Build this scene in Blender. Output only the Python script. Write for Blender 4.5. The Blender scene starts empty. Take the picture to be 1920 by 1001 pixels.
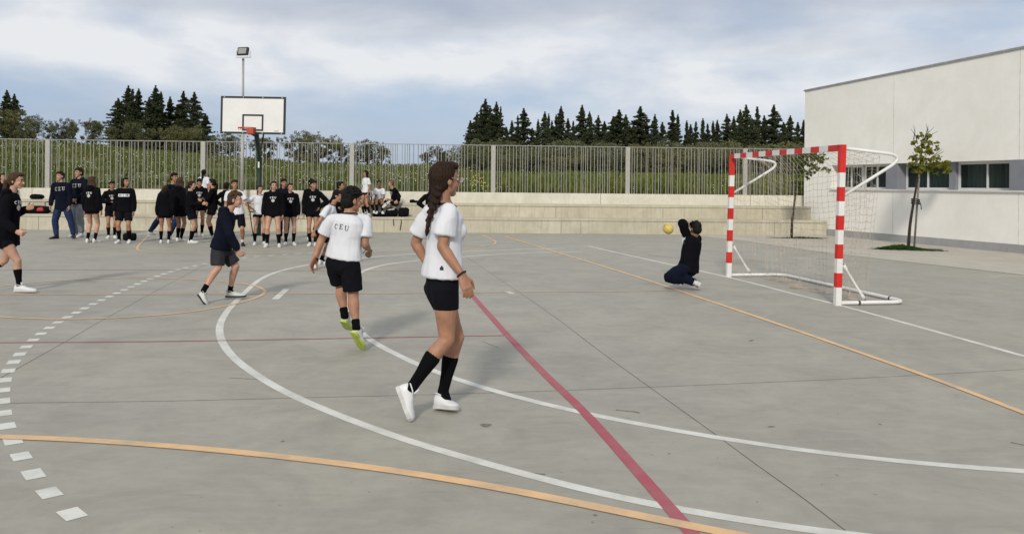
import bpy, bmesh, math, random
import numpy as np
from mathutils import Vector, Matrix, noise
from mathutils.bvhtree import BVHTree
random.seed(7); rng = np.random.default_rng(7)
R = math.radians
SC = bpy.context.scene
COL = SC.collection

# ------------------------------------------------------------------ camera, sky, sun, exposure
FPX, CX, CY, CAMH, ROLL = 1560.0, 960.0, 348.0, 1.5, 0.0105
cam_d = bpy.data.cameras.new("camera"); cam = bpy.data.objects.new("camera", cam_d); COL.objects.link(cam)
cam_d.sensor_width = 36; cam_d.sensor_fit = 'HORIZONTAL'; cam_d.lens = 36*FPX/1920
cam_d.shift_y = -(500.5-CY)/1920
cam_d.clip_start = 0.1; cam_d.clip_end = 3000
cam.matrix_world = Matrix.Translation((0, 0, CAMH)) @ Matrix.Rotation(R(90), 4, 'X') @ Matrix.Rotation(ROLL, 4, 'Z')
SC.camera = cam
SUN_EL, SUN_AZ = 31.0, 191.0      # azimuth clockwise from +Y: the sun stands behind the camera, a little left
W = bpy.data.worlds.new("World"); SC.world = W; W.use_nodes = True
def build_world():
    nt = W.node_tree; nt.nodes.clear(); N = nt.nodes.new; L = nt.links.new
    out = N('ShaderNodeOutputWorld'); bg = N('ShaderNodeBackground'); bg.inputs['Strength'].default_value = 0.1
    L(bg.outputs[0], out.inputs[0])
    sky = N('ShaderNodeTexSky'); sky.sky_type = 'NISHITA'; sky.sun_disc = False
    sky.sun_elevation = R(SUN_EL); sky.sun_rotation = R(SUN_AZ); sky.altitude = 100
    tc = N('ShaderNodeTexCoord')
    sep = N('ShaderNodeSeparateXYZ'); L(tc.outputs['Generated'], sep.inputs[0])
    def m(op, a, b=None, c=None):
        n = N('ShaderNodeMath'); n.operation = op
        for i, v in enumerate((a, b, c)):
            if v is None: continue
            if isinstance(v, (int, float)): n.inputs[i].default_value = v
            else: L(v, n.inputs[i])
        return n.outputs[0]
    def nz(sc, det, rough, scale, loc, dist=0.0):
        mp = N('ShaderNodeMapping'); mp.inputs['Scale'].default_value = sc; mp.inputs['Location'].default_value = loc
        L(tc.outputs['Generated'], mp.inputs[0])
        n = N('ShaderNodeTexNoise'); n.inputs['Scale'].default_value = scale; n.inputs['Detail'].default_value = det
        n.inputs['Roughness'].default_value = rough; n.inputs['Distortion'].default_value = dist
        L(mp.outputs[0], n.inputs['Vector']); return n.outputs[0]
    el = sep.outputs[2]
    az = m('ARCTAN2', sep.outputs[0], sep.outputs[1])
    big = nz((1, 1, 3.6), 6, 0.55, 2.6, (3.1, 0.4, 1.7), .3)
    fine = nz((1, 1, 2.6), 7, 0.52, 5.5, (0.3, 2.2, 5.0), .25)
    # a bright cloud bank slanting slightly down to the right
    cen = m('MULTIPLY_ADD', az, -0.035, 0.142)
    d = m('DIVIDE', m('SUBTRACT', m('ADD', el, m('MULTIPLY', m('SUBTRACT', big, .5), .16)), cen), 0.052)
    bank = m('EXPONENT', m('MULTIPLY', m('MULTIPLY', d, d), -1.0))
    bank = m('MULTIPLY', bank, m('MULTIPLY_ADD', fine, 1.5, .2))
    cover = m('ADD', m('MULTIPLY', big, 1.0), m('MULTIPLY', fine, .5))
    ramp = N('ShaderNodeMapRange'); ramp.inputs[1].default_value = .56; ramp.inputs[2].default_value = .90
    L(cover, ramp.inputs[0])
    up = N('ShaderNodeMapRange'); up.inputs[1].default_value = .12; up.inputs[2].default_value = .24
    L(el, up.inputs[0])
    cov = m('MINIMUM', m('MAXIMUM', m('ADD', m('MULTIPLY', ramp.outputs[0], .75), m('MULTIPLY', up.outputs[0], .85)), bank), 1.0)
    cov = m('MULTIPLY_ADD', cov, .85, .12)
    grey = N('ShaderNodeMixRGB'); grey.inputs[1].default_value = (4.4, 4.95, 5.95, 1); grey.inputs[2].default_value = (8.2, 8.35, 8.6, 1)
    bb = m('MINIMUM', m('ADD', m('MULTIPLY', bank, .95), m('MULTIPLY', m('SUBTRACT', fine, .47), 1.0)), 1.0)
    L(m('MAXIMUM', bb, 0.0), grey.inputs[0])
    blue = N('ShaderNodeMixRGB'); blue.inputs[0].default_value = .72; blue.inputs[2].default_value = (3.5, 5.0, 7.4, 1)
    L(sky.outputs[0], blue.inputs[1])
    mix = N('ShaderNodeMixRGB'); L(cov, mix.inputs[0]); L(blue.outputs[0], mix.inputs[1]); L(grey.outputs[0], mix.inputs[2])
    # brightness and warmth added to the unseen sky overhead for more ambient light
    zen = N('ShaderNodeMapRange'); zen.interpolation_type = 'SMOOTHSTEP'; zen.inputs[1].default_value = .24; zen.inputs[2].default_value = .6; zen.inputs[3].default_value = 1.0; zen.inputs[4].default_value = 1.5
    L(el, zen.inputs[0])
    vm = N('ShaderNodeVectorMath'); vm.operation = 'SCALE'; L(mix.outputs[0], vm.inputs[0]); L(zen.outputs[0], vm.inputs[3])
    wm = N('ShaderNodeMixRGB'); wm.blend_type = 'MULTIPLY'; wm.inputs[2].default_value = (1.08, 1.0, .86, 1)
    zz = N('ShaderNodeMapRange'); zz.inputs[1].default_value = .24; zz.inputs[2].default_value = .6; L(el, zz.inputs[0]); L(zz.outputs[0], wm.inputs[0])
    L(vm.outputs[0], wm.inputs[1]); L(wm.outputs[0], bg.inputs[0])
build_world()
sun_d = bpy.data.lights.new("sun", 'SUN'); sun = bpy.data.objects.new("sun", sun_d); COL.objects.link(sun)
sun_d.energy = 2.6; sun_d.angle = R(7); sun_d.color = (1.0, .925, .81)
_a = R(SUN_AZ); _e = R(SUN_EL)
sun.rotation_euler = Vector((math.sin(_a)*math.cos(_e), math.cos(_a)*math.cos(_e), math.sin(_e))).to_track_quat('Z', 'Y').to_euler()
SC.view_settings.view_transform = 'Standard'; SC.view_settings.look = 'None'
SC.view_settings.exposure = 0.0; SC.view_settings.gamma = 1.0
SC.render.resolution_x = 1024; SC.render.resolution_y = 533

# ------------------------------------------------------------------ measuring helpers
_c, _s = math.cos(ROLL), math.sin(ROLL)
def ray(px, py):
    u = px-CX; v = CY-py
    return (u*_c - v*_s)/FPX, (v*_c + u*_s)/FPX
def G(px, py):                       # point on the ground plane
    a, b = ray(px, py); z = -CAMH/b
    return Vector((a*z, z, 0))
def at(px, py, Y):                   # point at depth Y
    a, b = ray(px, py); return Vector((a*Y, Y, CAMH+b*Y))

# ------------------------------------------------------------------ object helpers
def tag(o, label=None, cat=None, group=None, kind=None):
    if label: o["label"] = label
    if cat: o["category"] = cat
    if group: o["group"] = group
    if kind: o["kind"] = kind
    return o
def empty(name, loc, label=None, cat=None, group=None):
    o = bpy.data.objects.new(name, None); COL.objects.link(o); o.location = loc
    o.empty_display_size = .1
    return tag(o, label, cat, group)
class MB:
    def __init__(s): s.v = []; s.f = []
    def add(s, vs, fs):
        n = len(s.v); s.v += [tuple(v) for v in vs]; s.f += [tuple(i+n for i in f) for f in fs]; return s
    def box(s, lo, hi, M=None):
        x0, y0, z0 = lo; x1, y1, z1 = hi
        vs = [Vector(p) for p in ((x0,y0,z0),(x1,y0,z0),(x1,y1,z0),(x0,y1,z0),(x0,y0,z1),(x1,y0,z1),(x1,y1,z1),(x0,y1,z1))]
        if M is not None: vs = [M @ v for v in vs]
        return s.add(vs, [(0,3,2,1),(4,5,6,7),(0,1,5,4),(1,2,6,5),(2,3,7,6),(3,0,4,7)])
    def tube(s, pts, r, n=8, cap=True):
        pts = [Vector(p) for p in pts]; rr = r if isinstance(r, (list, tuple)) else [r]*len(pts)
        rings = []; u = None
        for i, p in enumerate(pts):
            t = (pts[min(i+1, len(pts)-1)] - pts[max(i-1, 0)]).normalized()
            if u is None: u = t.orthogonal().normalized()
            u = (u - t*u.dot(t)).normalized(); w = t.cross(u)
            rings.append([p + (u*math.cos(k*2*math.pi/n) + w*math.sin(k*2*math.pi/n))*rr[i] for k in range(n)])
        vs = [q for g in rings for q in g]; fs = []
        for i in range(len(pts)-1):
            for k in range(n):
                fs.append((i*n+k, i*n+(k+1)%n, (i+1)*n+(k+1)%n, (i+1)*n+k))
        if cap: fs += [tuple(range(n))[::-1], tuple((len(pts)-1)*n+k for k in range(n))]
        return s.add(vs, fs)
    def ball(s, c, r, fr=None, nu=12, nv=8):
        # fr: (f, l, u) unit axes; r=(rf, rl, ru)
        c = Vector(c)
        if fr is None: fr = (Vector((1,0,0)), Vector((0,1,0)), Vector((0,0,1)))
        if not isinstance(r, (tuple, list)): r = (r, r, r)
        vs = [c - fr[2]*r[2]]
        for j in range(1, nv):
            th = -math.pi/2 + math.pi*j/nv
            for i in range(nu):
                ph = 2*math.pi*i/nu
                vs.append(c + fr[0]*(r[0]*math.cos(th)*math.cos(ph)) + fr[1]*(r[1]*math.cos(th)*math.sin(ph)) + fr[2]*(r[2]*math.sin(th)))
        vs.append(c + fr[2]*r[2]); fs = []
        for i in range(nu): fs.append((0, 1+(i+1)%nu, 1+i))
        for j in range(nv-2):
            for i in range(nu):
                a = 1+j*nu+i; b = 1+j*nu+(i+1)%nu; fs.append((a, b, b+nu, a+nu))
        e = len(vs)-1; o = 1+(nv-2)*nu
        for i in range(nu): fs.append((o+i, o+(i+1)%nu, e))
        return s.add(vs, fs)
    def limb(s, a, b, st, hint, n=14, hint2=None, dome=(.8, .8)):
        """closed loft from a to b; st rows = (t, r_hint, r_side, shift_hint)"""
        a = Vector(a); b = Vector(b); ax = b-a; Ln = max(ax.length, 1e-4); t = ax/Ln
        def frame(h):
            u = Vector(h); u = u - t*u.dot(t)
            if u.length < 1e-4: u = t.orthogonal()
            u.normalize(); return u
        u0 = frame(hint); u1 = frame(hint2) if hint2 is not None else u0
        rows = []
        def row(tt, ru, rv, sh):
            k = min(max(tt, 0), 1); u = (u0*(1-k)+u1*k).normalized(); w = t.cross(u)
            c = a + t*(tt*Ln) + u*sh
            rows.append([c + u*(ru*math.cos(2*math.pi*i/n)) + w*(rv*math.sin(2*math.pi*i/n)) for i in range(n)])
        st = [tuple(x)+(0,)*(4-len(x)) for x in st]
        f = st[0]; l = st[-1]
        for k in (.35, .7, .92):
            h = math.sqrt(max(0, 1-k*k)); q = min(f[1], f[2])
            rows_t = f[0] - q*h*dome[0]/Ln
            row(rows_t, f[1]*k, f[2]*k, f[3])
        for x in st: row(*x)
        for k in (.92, .7, .35):
            h = math.sqrt(max(0, 1-k*k)); q = min(l[1], l[2])
            row(l[0] + q*h*dome[1]/Ln, l[1]*k, l[2]*k, l[3])
        m_ = len(rows); vs = [q for g in rows for q in g]; fs = []
        for i in range(m_-1):
            for k in range(n): fs.append((i*n+k, i*n+(k+1)%n, (i+1)*n+(k+1)%n, (i+1)*n+k))
        fs += [tuple(range(n))[::-1], tuple((m_-1)*n+k for k in range(n))]
        return s.add(vs, fs)
    def build(s, name, mat, parent=None, smooth=False, org=None, bevel=0, mats=None, mi=None):
        me = bpy.data.meshes.new(name); me.from_pydata(s.v, [], s.f)
        o = bpy.data.objects.new(name, me); COL.objects.link(o)
        if mats:
            for q in mats: me.materials.append(q)
            if mi is not None: me.polygons.foreach_set('material_index', mi)
        elif mat: me.materials.append(mat)
        if smooth: me.polygons.foreach_set('use_smooth', [True]*len(me.polygons))
        root = parent
        base = Vector((0, 0, 0))
        while root is not None: base = base + root.location; root = root.parent
        if org is None: org = base
        org = Vector(org)
        me.transform(Matrix.Translation(-org))
        if parent is not None:
            o.parent = parent; o.location = org - base
        else: o.location = org
        if bevel:
            b = o.modifiers.new('b', 'BEVEL'); b.width = bevel; b.segments = 2; b.limit_method = 'ANGLE'
        me.update()
        return o
def np_mesh(name, V, Fq, mat, parent=None, org=(0,0,0)):
    """V (n,3) array, Fq (m,k) array: fast mesh"""
    me = bpy.data.meshes.new(name); V = np.asarray(V, dtype=np.float32); Fq = np.asarray(Fq, dtype=np.int32)
    m_, k = Fq.shape
    me.vertices.add(len(V)); me.vertices.foreach_set('co', V.ravel())
    me.loops.add(m_*k); me.loops.foreach_set('vertex_index', Fq.ravel())
    me.polygons.add(m_); me.polygons.foreach_set('loop_start', np.arange(0, m_*k, k, dtype=np.int32))
    me.update(calc_edges=True)
    if mat: me.materials.append(mat)
    o = bpy.data.objects.new(name, me); COL.objects.link(o); o.location = org
    if parent is not None: o.parent = parent
    return o

# ------------------------------------------------------------------ materials
MATS = {}
def mat(name, col, rough=.8, var=.12, scale=8, col2=None, bump=0, bscale=60, spec=.3, metal=0, sss=0, detail=5, stretch=(1,1,1), sheen=0, rnd=0, trans=0, objco=True):
    if name in MATS: return MATS[name]
    m = bpy.data.materials.new(name); m.use_nodes = True; nt = m.node_tree; N = nt.nodes.new; L = nt.links.new
    p = nt.nodes['Principled BSDF']; p.inputs['Roughness'].default_value = rough; p.inputs['Metallic'].default_value = metal
    p.inputs['Specular IOR Level'].default_value = spec
    if sss: p.inputs['Subsurface Weight'].default_value = sss; p.inputs['Subsurface Radius'].default_value = (.02, .008, .005); p.inputs['Subsurface Scale'].default_value = .4
    if sheen: p.inputs['Sheen Weight'].default_value = sheen; p.inputs['Sheen Roughness'].default_value = .5
    tc = N('ShaderNodeTexCoord'); mp = N('ShaderNodeMapping'); mp.inputs['Scale'].default_value = stretch
    L(tc.outputs['Object'], mp.inputs[0])
    nz = N('ShaderNodeTexNoise'); nz.inputs['Scale'].default_value = scale; nz.inputs['Detail'].default_value = detail; nz.inputs['Roughness'].default_value = .6
    L(mp.outputs[0], nz.inputs['Vector'])
    mr = N('ShaderNodeMapRange'); mr.inputs[1].default_value = .3; mr.inputs[2].default_value = .7; L(nz.outputs[0], mr.inputs[0])
    c2 = col2 if col2 else tuple(c*(1-var*2) for c in col)
    c1 = col if col2 else tuple(min(1, c*(1+var)) for c in col)
    mx = N('ShaderNodeMixRGB'); mx.inputs[1].default_value = (*c1, 1); mx.inputs[2].default_value = (*c2, 1); L(mr.outputs[0], mx.inputs[0])
    o = mx.outputs[0]
    if rnd:
        oi = N('ShaderNodeObjectInfo'); h = N('ShaderNodeHueSaturation')
        q = N('ShaderNodeMapRange'); q.inputs[3].default_value = 1-rnd; q.inputs[4].default_value = 1+rnd; L(oi.outputs['Random'], q.inputs[0])
        L(q.outputs[0], h.inputs['Value']); L(o, h.inputs['Color']); o = h.outputs[0]
    L(o, p.inputs['Base Color'])
    if bump:
        b = N('ShaderNodeBump'); b.inputs['Strength'].default_value = bump; b.inputs['Distance'].default_value = .01
        n2 = N('ShaderNodeTexNoise'); n2.inputs['Scale'].default_value = bscale; n2.inputs['Detail'].default_value = 4; L(mp.outputs[0], n2.inputs['Vector'])
        L(n2.outputs[0], b.inputs['Height']); L(b.outputs[0], p.inputs['Normal'])
    if trans:
        t = N('ShaderNodeBsdfTranslucent'); L(o, t.inputs[0]); ms = N('ShaderNodeMixShader'); ms.inputs[0].default_value = trans
        L(p.outputs[0], ms.inputs[1]); L(t.outputs[0], ms.inputs[2]); L(ms.outputs[0], nt.nodes['Material Output'].inputs[0])
    MATS[name] = m; return m

def concrete_mat(name, base, dark, light, big=.25, mid=1.6, fine=9, spots=True, rough=.85, streak=0, spec=.25, tint=None):
    """weathered concrete: broad tonal patches, mottling, fine grain, dark specks, wear streaks"""
    m = bpy.data.materials.new(name); m.use_nodes = True; nt = m.node_tree; N = nt.nodes.new; L = nt.links.new
    p = nt.nodes['Principled BSDF']; p.inputs['Roughness'].default_value = rough; p.inputs['Specular IOR Level'].default_value = spec
    tc = N('ShaderNodeTexCoord')
    def nz(scale, det=5, st=(1,1,1), rough=.6, dist=0):
        mp = N('ShaderNodeMapping'); mp.inputs['Scale'].default_value = st; L(tc.outputs['Object'], mp.inputs[0])
        n = N('ShaderNodeTexNoise'); n.inputs['Scale'].default_value = scale; n.inputs['Detail'].default_value = det; n.inputs['Roughness'].default_value = rough; n.inputs['Distortion'].default_value = dist
        L(mp.outputs[0], n.inputs['Vector']); return n.outputs[0]
    def mr(v, a, b, c=0, d=1):
        n = N('ShaderNodeMapRange'); n.inputs[1].default_value = a; n.inputs[2].default_value = b; n.inputs[3].default_value = c; n.inputs[4].default_value = d; L(v, n.inputs[0]); return n.outputs[0]
    def mix(f, a, b, bt='MIX'):
        n = N('ShaderNodeMixRGB'); n.blend_type = bt
        for i, v in enumerate((f, a, b)):
            if isinstance(v, (int, float)): n.inputs[i].default_value = v
            elif isinstance(v, tuple): n.inputs[i].default_value = (*v, 1)
            else: L(v, n.inputs[i])
        return n.outputs[0]
    c = mix(mr(nz(big, 4, dist=.6), .35, .65), base, light)
    if tint: c = mix(mr(nz(big*.7+.07, 3), .4, .62, 0, .8), c, tint)
    c = mix(mr(nz(mid, 7, dist=.8, rough=.68), .40, .72, 0, .85), c, dark)
    c = mix(mr(nz(mid*.9, 7, (1, 3.2, 1), dist=1.5, rough=.7), .45, .72, 0, .5), c, light)
    c = mix(mr(nz(fine, 6), .45, .75, 0, .35), c, dark)
    if streak: c = mix(mr(nz(5, 5, (3.5, 3.5, .22)), .48, .72, 0, streak), c, dark)
    c = mix(mr(nz(160, 2), .3, .7, 0, .16), c, light)
    if spots:
        c = mix(mr(nz(1.1, 3, rough=.4), .62, .76, 0, .4), c, tuple(x*.86 for x in dark))
        c = mix(mr(nz(23, 1), .76, .79, 0, .55), c, tuple(x*.45 for x in dark))
        c = mix(mr(nz(1.7, 8, (1, 4.5, 1), dist=1.2), .64, .72, 0, .35), c, tuple(x*.8 for x in dark))
    L(c, p.inputs['Base Color'])
    b = N('ShaderNodeBump'); b.inputs['Strength'].default_value = .25; b.inputs['Distance'].default_value = .004
    L(nz(90, 4), b.inputs['Height']); L(b.outputs[0], p.inputs['Normal'])
    MATS[name] = m; return m

# ------------------------------------------------------------------ ground and court markings
M_ground = concrete_mat('court_concrete', (.305, .287, .240), (.215, .206, .178), (.37, .352, .300), tint=(.27, .262, .232), rough=.62, spec=.45, big=.22)
M_pave = concrete_mat('pavement_concrete', (.40, .375, .32), (.33, .31, .27), (.46, .43, .38), big=.4, spots=False)
def paint(name, col, worn):
    m = bpy.data.materials.new(name); m.use_nodes = True; nt = m.node_tree; N = nt.nodes.new; L = nt.links.new
    p = nt.nodes['Principled BSDF']; p.inputs['Roughness'].default_value = .6
    tc = N('ShaderNodeTexCoord'); n = N('ShaderNodeTexNoise'); n.inputs['Scale'].default_value = 3; n.inputs['Detail'].default_value = 9; n.inputs['Roughness'].default_value = .7
    L(tc.outputs['Object'], n.inputs[0]); r = N('ShaderNodeMapRange'); r.inputs[1].default_value = .42; r.inputs[2].default_value = .72; L(n.outputs[0], r.inputs[0])
    x = N('ShaderNodeMixRGB'); x.inputs[1].default_value = (*col, 1); x.inputs[2].default_value = (*worn, 1); L(r.outputs[0], x.inputs[0]); L(x.outputs[0], p.inputs['Base Color'])
    return m
P_white = paint('white_paint', (.62, .62, .58), (.42, .415, .38)); P_orange = paint('orange_paint', (.70, .44, .22), (.42, .32, .21))
P_red = paint('red_paint', (.34, .055, .085), (.31, .13, .13)); P_joint = mat('joint_filler', (.12, .115, .10), .9)

gm = MB(); gm.add([(-500, -60, 0), (500, -60, 0), (500, 900, 0), (-500, 900, 0)], [(0, 1, 2, 3)])
tag(gm.build('ground', M_ground), kind='structure')
pv = MB(); a0, a1, a2, a3 = G(1395, 452), G(1549, 474), G(1920, 516), G(2500, 582)
pts = [G(1300, 441.5), a0, a1, a2, a3, Vector((26, 9, 0)), Vector((22, 27.5, 0)), Vector((9, 27.5, 0)), Vector((5.6, 26.4, 0))]
pv.add([(p.x, p.y, .004) for p in pts], [tuple(range(len(pts)))[::-1]])
tag(pv.build('pavement', M_pave), kind='structure')

def crom(P, step=.12):
    P = [Vector(p) for p in P]; out = []
    for i in range(len(P)-1):
        p0 = P[max(i-1, 0)]; p1 = P[i]; p2 = P[i+1]; p3 = P[min(i+2, len(P)-1)]
        n = max(2, int((p2-p1).length/step))
        for k in range(n):
            t = k/n
            out.append(.5*((2*p1)+(p2-p0)*t+(2*p0-5*p1+4*p2-p3)*t*t+(3*p1-p0-3*p2+p3)*t**3))
    out.append(P[-1]); return out
def smooth_pts(P, it=2):
    for _ in range(it):
        P = [P[0]]+[(P[i-1]+P[i]*2+P[i+1])/4 for i in range(1, len(P)-1)]+[P[-1]]
    return P
def strip(mb, P, w, z, closed=False):
    L_, R_ = [], []
    for i, p in enumerate(P):
        t = P[min(i+1, len(P)-1)]-P[max(i-1, 0)]; t.z = 0; t.normalize(); n = Vector((-t.y, t.x, 0))
        L_.append((p.x+n.x*w/2, p.y+n.y*w/2, z)); R_.append((p.x-n.x*w/2, p.y-n.y*w/2, z))
    n = len(P); mb.add(L_+R_, [(i, n+i, n+i+1, i+1) for i in range(n-1)])
def gp(l): return [G(*p) for p in l]
LW = .075
wh = MB()
inner = gp([(1092,472),(1021.5,473.6),(955,475.5),(870.5,481),(791.6,487.5),(750,492),(717,497),(695,503),(673,512.5),(655,540),(651,569.7),(657.6,598),(677,624.6),(706,645.5),(734.5,659.8),(790,687),(850,709),(960,743),(1100,776),(1196,794.5),(1292.6,813),(1420,832),(1500,844.8),(1604,857),(1708.6,867.7),(1812.8,876.3),(1920,884),(2060,892)])
outer = gp([(1060,465.6),(978,467.4),(932,469.3),(874.5,471.4),(780.7,475.8),(717,480.2),(668.6,485),(605.6,492),(575.7,497),(531.7,506),(491.8,521),(463.8,543.9),(447.8,560),(431.9,576),(415.9,597.9),(410.9,615.8),(412.9,635.8),(427.9,659.8),(447,680),(483,704.7),(517,726.8),(556,746),(608,768),(660,789),(711.7,808.6),(763.6,826),(800,837.5),(980,888),(1100,920),(1172,935.8),(1244.5,950),(1316.7,962),(1420,980.3),(1500,992),(1580,1002),(1700,1014)])
strip(wh, smooth_pts(crom(inner), 14), LW, .0015); strip(wh, smooth_pts(crom(outer), 14), LW, .0016)
goal_l = gp([(1103,461.3),(1160,474.5),(1366,520),(1480,549),(1600,579),(1920,667.5),(2100,718)])
strip(wh, smooth_pts(crom(goal_l), 8), .070, .0017)
strip(wh, crom(gp([(-200,453.4),(190,454.8),(600,457.2),(1103,461.3)])), .045, .0018)
strip(wh, crom(gp([(537,542),(516,561)])), .09, .0018)                       # seven metre mark
strip(wh, [G(951,546.5), G(962,551)], .09, .0018)
dash = gp([(640,470.5),(590,473.5),(540,477),(500,480),(462,483),(373,497),(330,506.8),(292,519),(259,532),(223,548),(181,567),(147,584),(112,602.5),(79,624),(50,649),(27,677),(17,692),(10,708),(6,725),(4,744),(5,764),(9,787),(17,809),(30,840),(50,871),(73,903),(107,938.5),(150,976),(205,1010)])
dp = smooth_pts(crom(dash, .02), 60)
acc = 0; cur = []
for i in range(1, len(dp)):
    acc += (dp[i]-dp[i-1]).length
    if acc % .345 < .175: cur.append(dp[i])
    elif cur:
        if len(cur) > 2: strip(wh, cur, .092, .0019)
        cur = []
tag(wh.build('white_court_lines', P_white), kind='structure')
rd = MB()
strip(rd, crom(gp([(842,508.5),(886,555),(952,629),(1020,700),(1100,777.5),(1245,940),(1298,1001),(1360,1075)]), .3), .070, .0030)
strip(rd, crom(gp([(-200,644),(0,642.5),(320,640),(640,634.5),(946,629)])), .030, .0031)
strip(rd, crom(gp([(-200,506),(50,506),(400,507),(640,508),(842,508.8)])), .022, .0031)
tag(rd.build('red_court_lines', P_red), kind='structure')
og = MB()
strip(og, smooth_pts(crom(gp([(-160,815),(0,817.5),(104,820.9),(208.6,827.4),(320,835.2),(400,842.9),(503.9,852.5),(607.8,864),(711.7,877),(800,890),(980,921),(1100,946.6),(1172,962.3),(1244.5,977),(1304.7,989),(1365,1001),(1480,1022)])), 20), .078, .0045)
strip(og, smooth_pts(crom(gp([(948,443.8),(1160,508.5),(1320,561),(1480,615),(1600,657),(1760,713.5),(1920,774.5),(2100,843)])), 6), .062, .0046)
strip(og, crom(gp([(-200,551),(0,552),(200,552.3),(320,551.7),(640,551),(850,549.2),(957,548),(1160,546.5),(1269,545)])), .035, .0047)
strip(og, smooth_pts(crom(gp([(-120,555),(-90,546),(0,537.5),(56,531),(120,526),(180,522.7),(240,521.3),(320,522.4),(390,526),(440,530),(470,534),(492,540),(499.8,547),(491.8,554),(475.8,561),(443.8,570),(400,579),(350,586.5),(320,589.5),(260,594.5),(200,598),(120,599.5),(60,598.3),(0,595),(-60,587),(-110,574)])), 8), .048, .0048)
strip(og, smooth_pts(crom(gp([(905,441.5),(918,447),(929,453),(926,458),(905,463),(880,466),(800,471),(640,474),(480,476),(360,476.5),(300,474.8),(270,472),(257,467.8),(262,458),(279,441.5)])), 6), .045, .0049)
tag(og.build('orange_court_lines', P_orange), kind='structure')
jt = MB()
for l in ([(16,700),(120,642),(200,596),(320,531),(390,494),(470,452)], [(862,472),(874.5,481.7),(973,548),(1040,594),(1127,660),(1266,760),(1353,822.6),(1420,872),(1500,929),(1594,1001),(1680,1068)],
          [(-150,757),(0,755.6),(320,751.5),(600,744.5),(790,740),(1100,730),(1600,709.5),(1920,692),(2100,682)], [(41,463),(150,450),(260,438)], [(16,700),(-120,776)],
          [(1395,452),(1549,474),(1920,516),(2300,560)], [(700,478),(600,520)][:1]):
    if len(l) > 1: strip(jt, crom(gp(l), .4), .0065, .0012 if l[0][0] < 1300 else .0052)
tag(jt.build('expansion_joints', P_joint), kind='structure')

sc_ = MB()
for l, w in (([(1155,768),(1172,770),(1185,771)], .02), ([(1186,771),(1200,774)], .028), ([(972,886),(1000,887),(1022,889)], .02), ([(1895,829),(1920,834)], .02), ([(1405,640),(1412,637)], .03), ([(1215,478),(1260,483),(1290,482)], .05), ([(905,640),(935,652)], .012), ([(430,708),(500,712)], .012), ([(1440,800),(1452,799)], .025)):
    strip(sc_, crom(gp(l), .05), w, .0011)
for (px, py, r) in ((911,797,.035),(530,827,.012),(1116,965,.010),(700,655,.008),(1255,850,.008),(1650,795,.010)):
    c = G(px, py); sc_.add([(c.x+math.cos(a)*r*(1+.25*math.sin(a*3+px)), c.y+math.sin(a)*r*1.2, .0012) for a in np.linspace(0, 2*math.pi, 16)[:-1]], [tuple(range(15))])
tag(sc_.build('ground_scuff_marks', mat('scuff_dark', (.19, .18, .155), .8, .25, 40)), kind='structure')

# ------------------------------------------------------------------ concrete seating steps and wall
M_step = concrete_mat('step_concrete', (.47, .44, .345), (.33, .305, .235), (.54, .51, .42), big=.5, mid=1.2, spots=True, streak=.75, tint=(.44, .40, .30))
M_wall = concrete_mat('wall_concrete', (.58, .56, .48), (.45, .43, .355), (.65, .63, .55), big=.5, mid=1.4, spots=False, streak=.35)
M_groove = mat('joint_and_groove_shade', (.13, .125, .11), .95)
wa, wb = Vector((-22, 25.05, 0)), Vector((10.15, 26.75, 0))      # foot of the lowest step
wd = (wb-wa).normalized(); wn = Vector((-wd.y, wd.x, 0))          # wn points away from the camera
WL = (wb-wa).length
MW = Matrix(((wd.x, wn.x, 0, wa.x), (wd.y, wn.y, 0, wa.y), (0, 0, 1, 0), (0, 0, 0, 1)))
def ldepth(px, py, off):   # where a pixel's ray meets the vertical plane `off` behind the step foot
    a, b = ray(px, py); q = wa+wn*off; t = wn.dot(q)/(wn.x*a+wn.y); p = Vector((a*t, t, CAMH+b*t)); l = p-wa; return wd.dot(l), p.z
H1, H2, H3 = .475, .90, 1.26
D1, D2, D3 = .85, 1.7, 2.0
bl = empty('concrete_seating_steps', wa, 'long weathered concrete seating steps running below the bar fence', 'concrete steps')
def step(name, l0, l1, h, d0, d1, joints, m):
    b = MB(); g = .012
    # riser with a shallow drip groove below the tread lip
    b.box((l0, d0, 0), (l1, d1, h-.085), MW); b.box((l0, d0+g, h-.085), (l1, d1, h-.07), MW); b.box((l0, d0-.004, h-.07), (l1, d1, h), MW)
    o = b.build(name, m, bl)
    j = MB()
    for x in joints: j.box((x-.006, d0-.003, .0), (x+.006, d0+.004, h-.09), MW)
    j.box((l0+.01, d0+.006, h-.084), (l1-.01, d0+.0115, h-.071), MW)  # dark strip laid in the groove to paint in its shadow
    j.build('joint_line', M_groove, o)
    return o
s1 = ldepth(1550, 420, 0)[0]; s2 = ldepth(1527, 395, D1)[0]; s3 = ldepth(1509, 370, D2)[0]
step('lower_step', 0, s1, H1, 0, D1-.002, [ldepth(x, 430, 0)[0] for x in (72, 357, 720, 1052, 1089, 1452, 1464)], M_step)
step('upper_step', 0, s2, H2, D1, D2-.002, [ldepth(x, 400, D1)[0] for x in (155, 470, 760, 1042, 1243, 1430)], M_step)
st_ = MB(); random.seed(3)
rw = empty('retaining_wall', wa+wn*D2, 'pale concrete wall behind the seating steps, carrying the bar fence', 'wall')
b = MB(); b.box((0, D2, 0), (s3, D3, H3), MW); w_o = b.build('wall', M_wall, rw)
j = MB()
for x in (1126, 1407, 700, 380, 60): l = ldepth(x, 370, D2)[0]; j.box((l-.006, D2-.003, H2), (l+.006, D2+.004, H3-.004), MW)
j.build('joint_line', M_groove, w_o)

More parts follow.
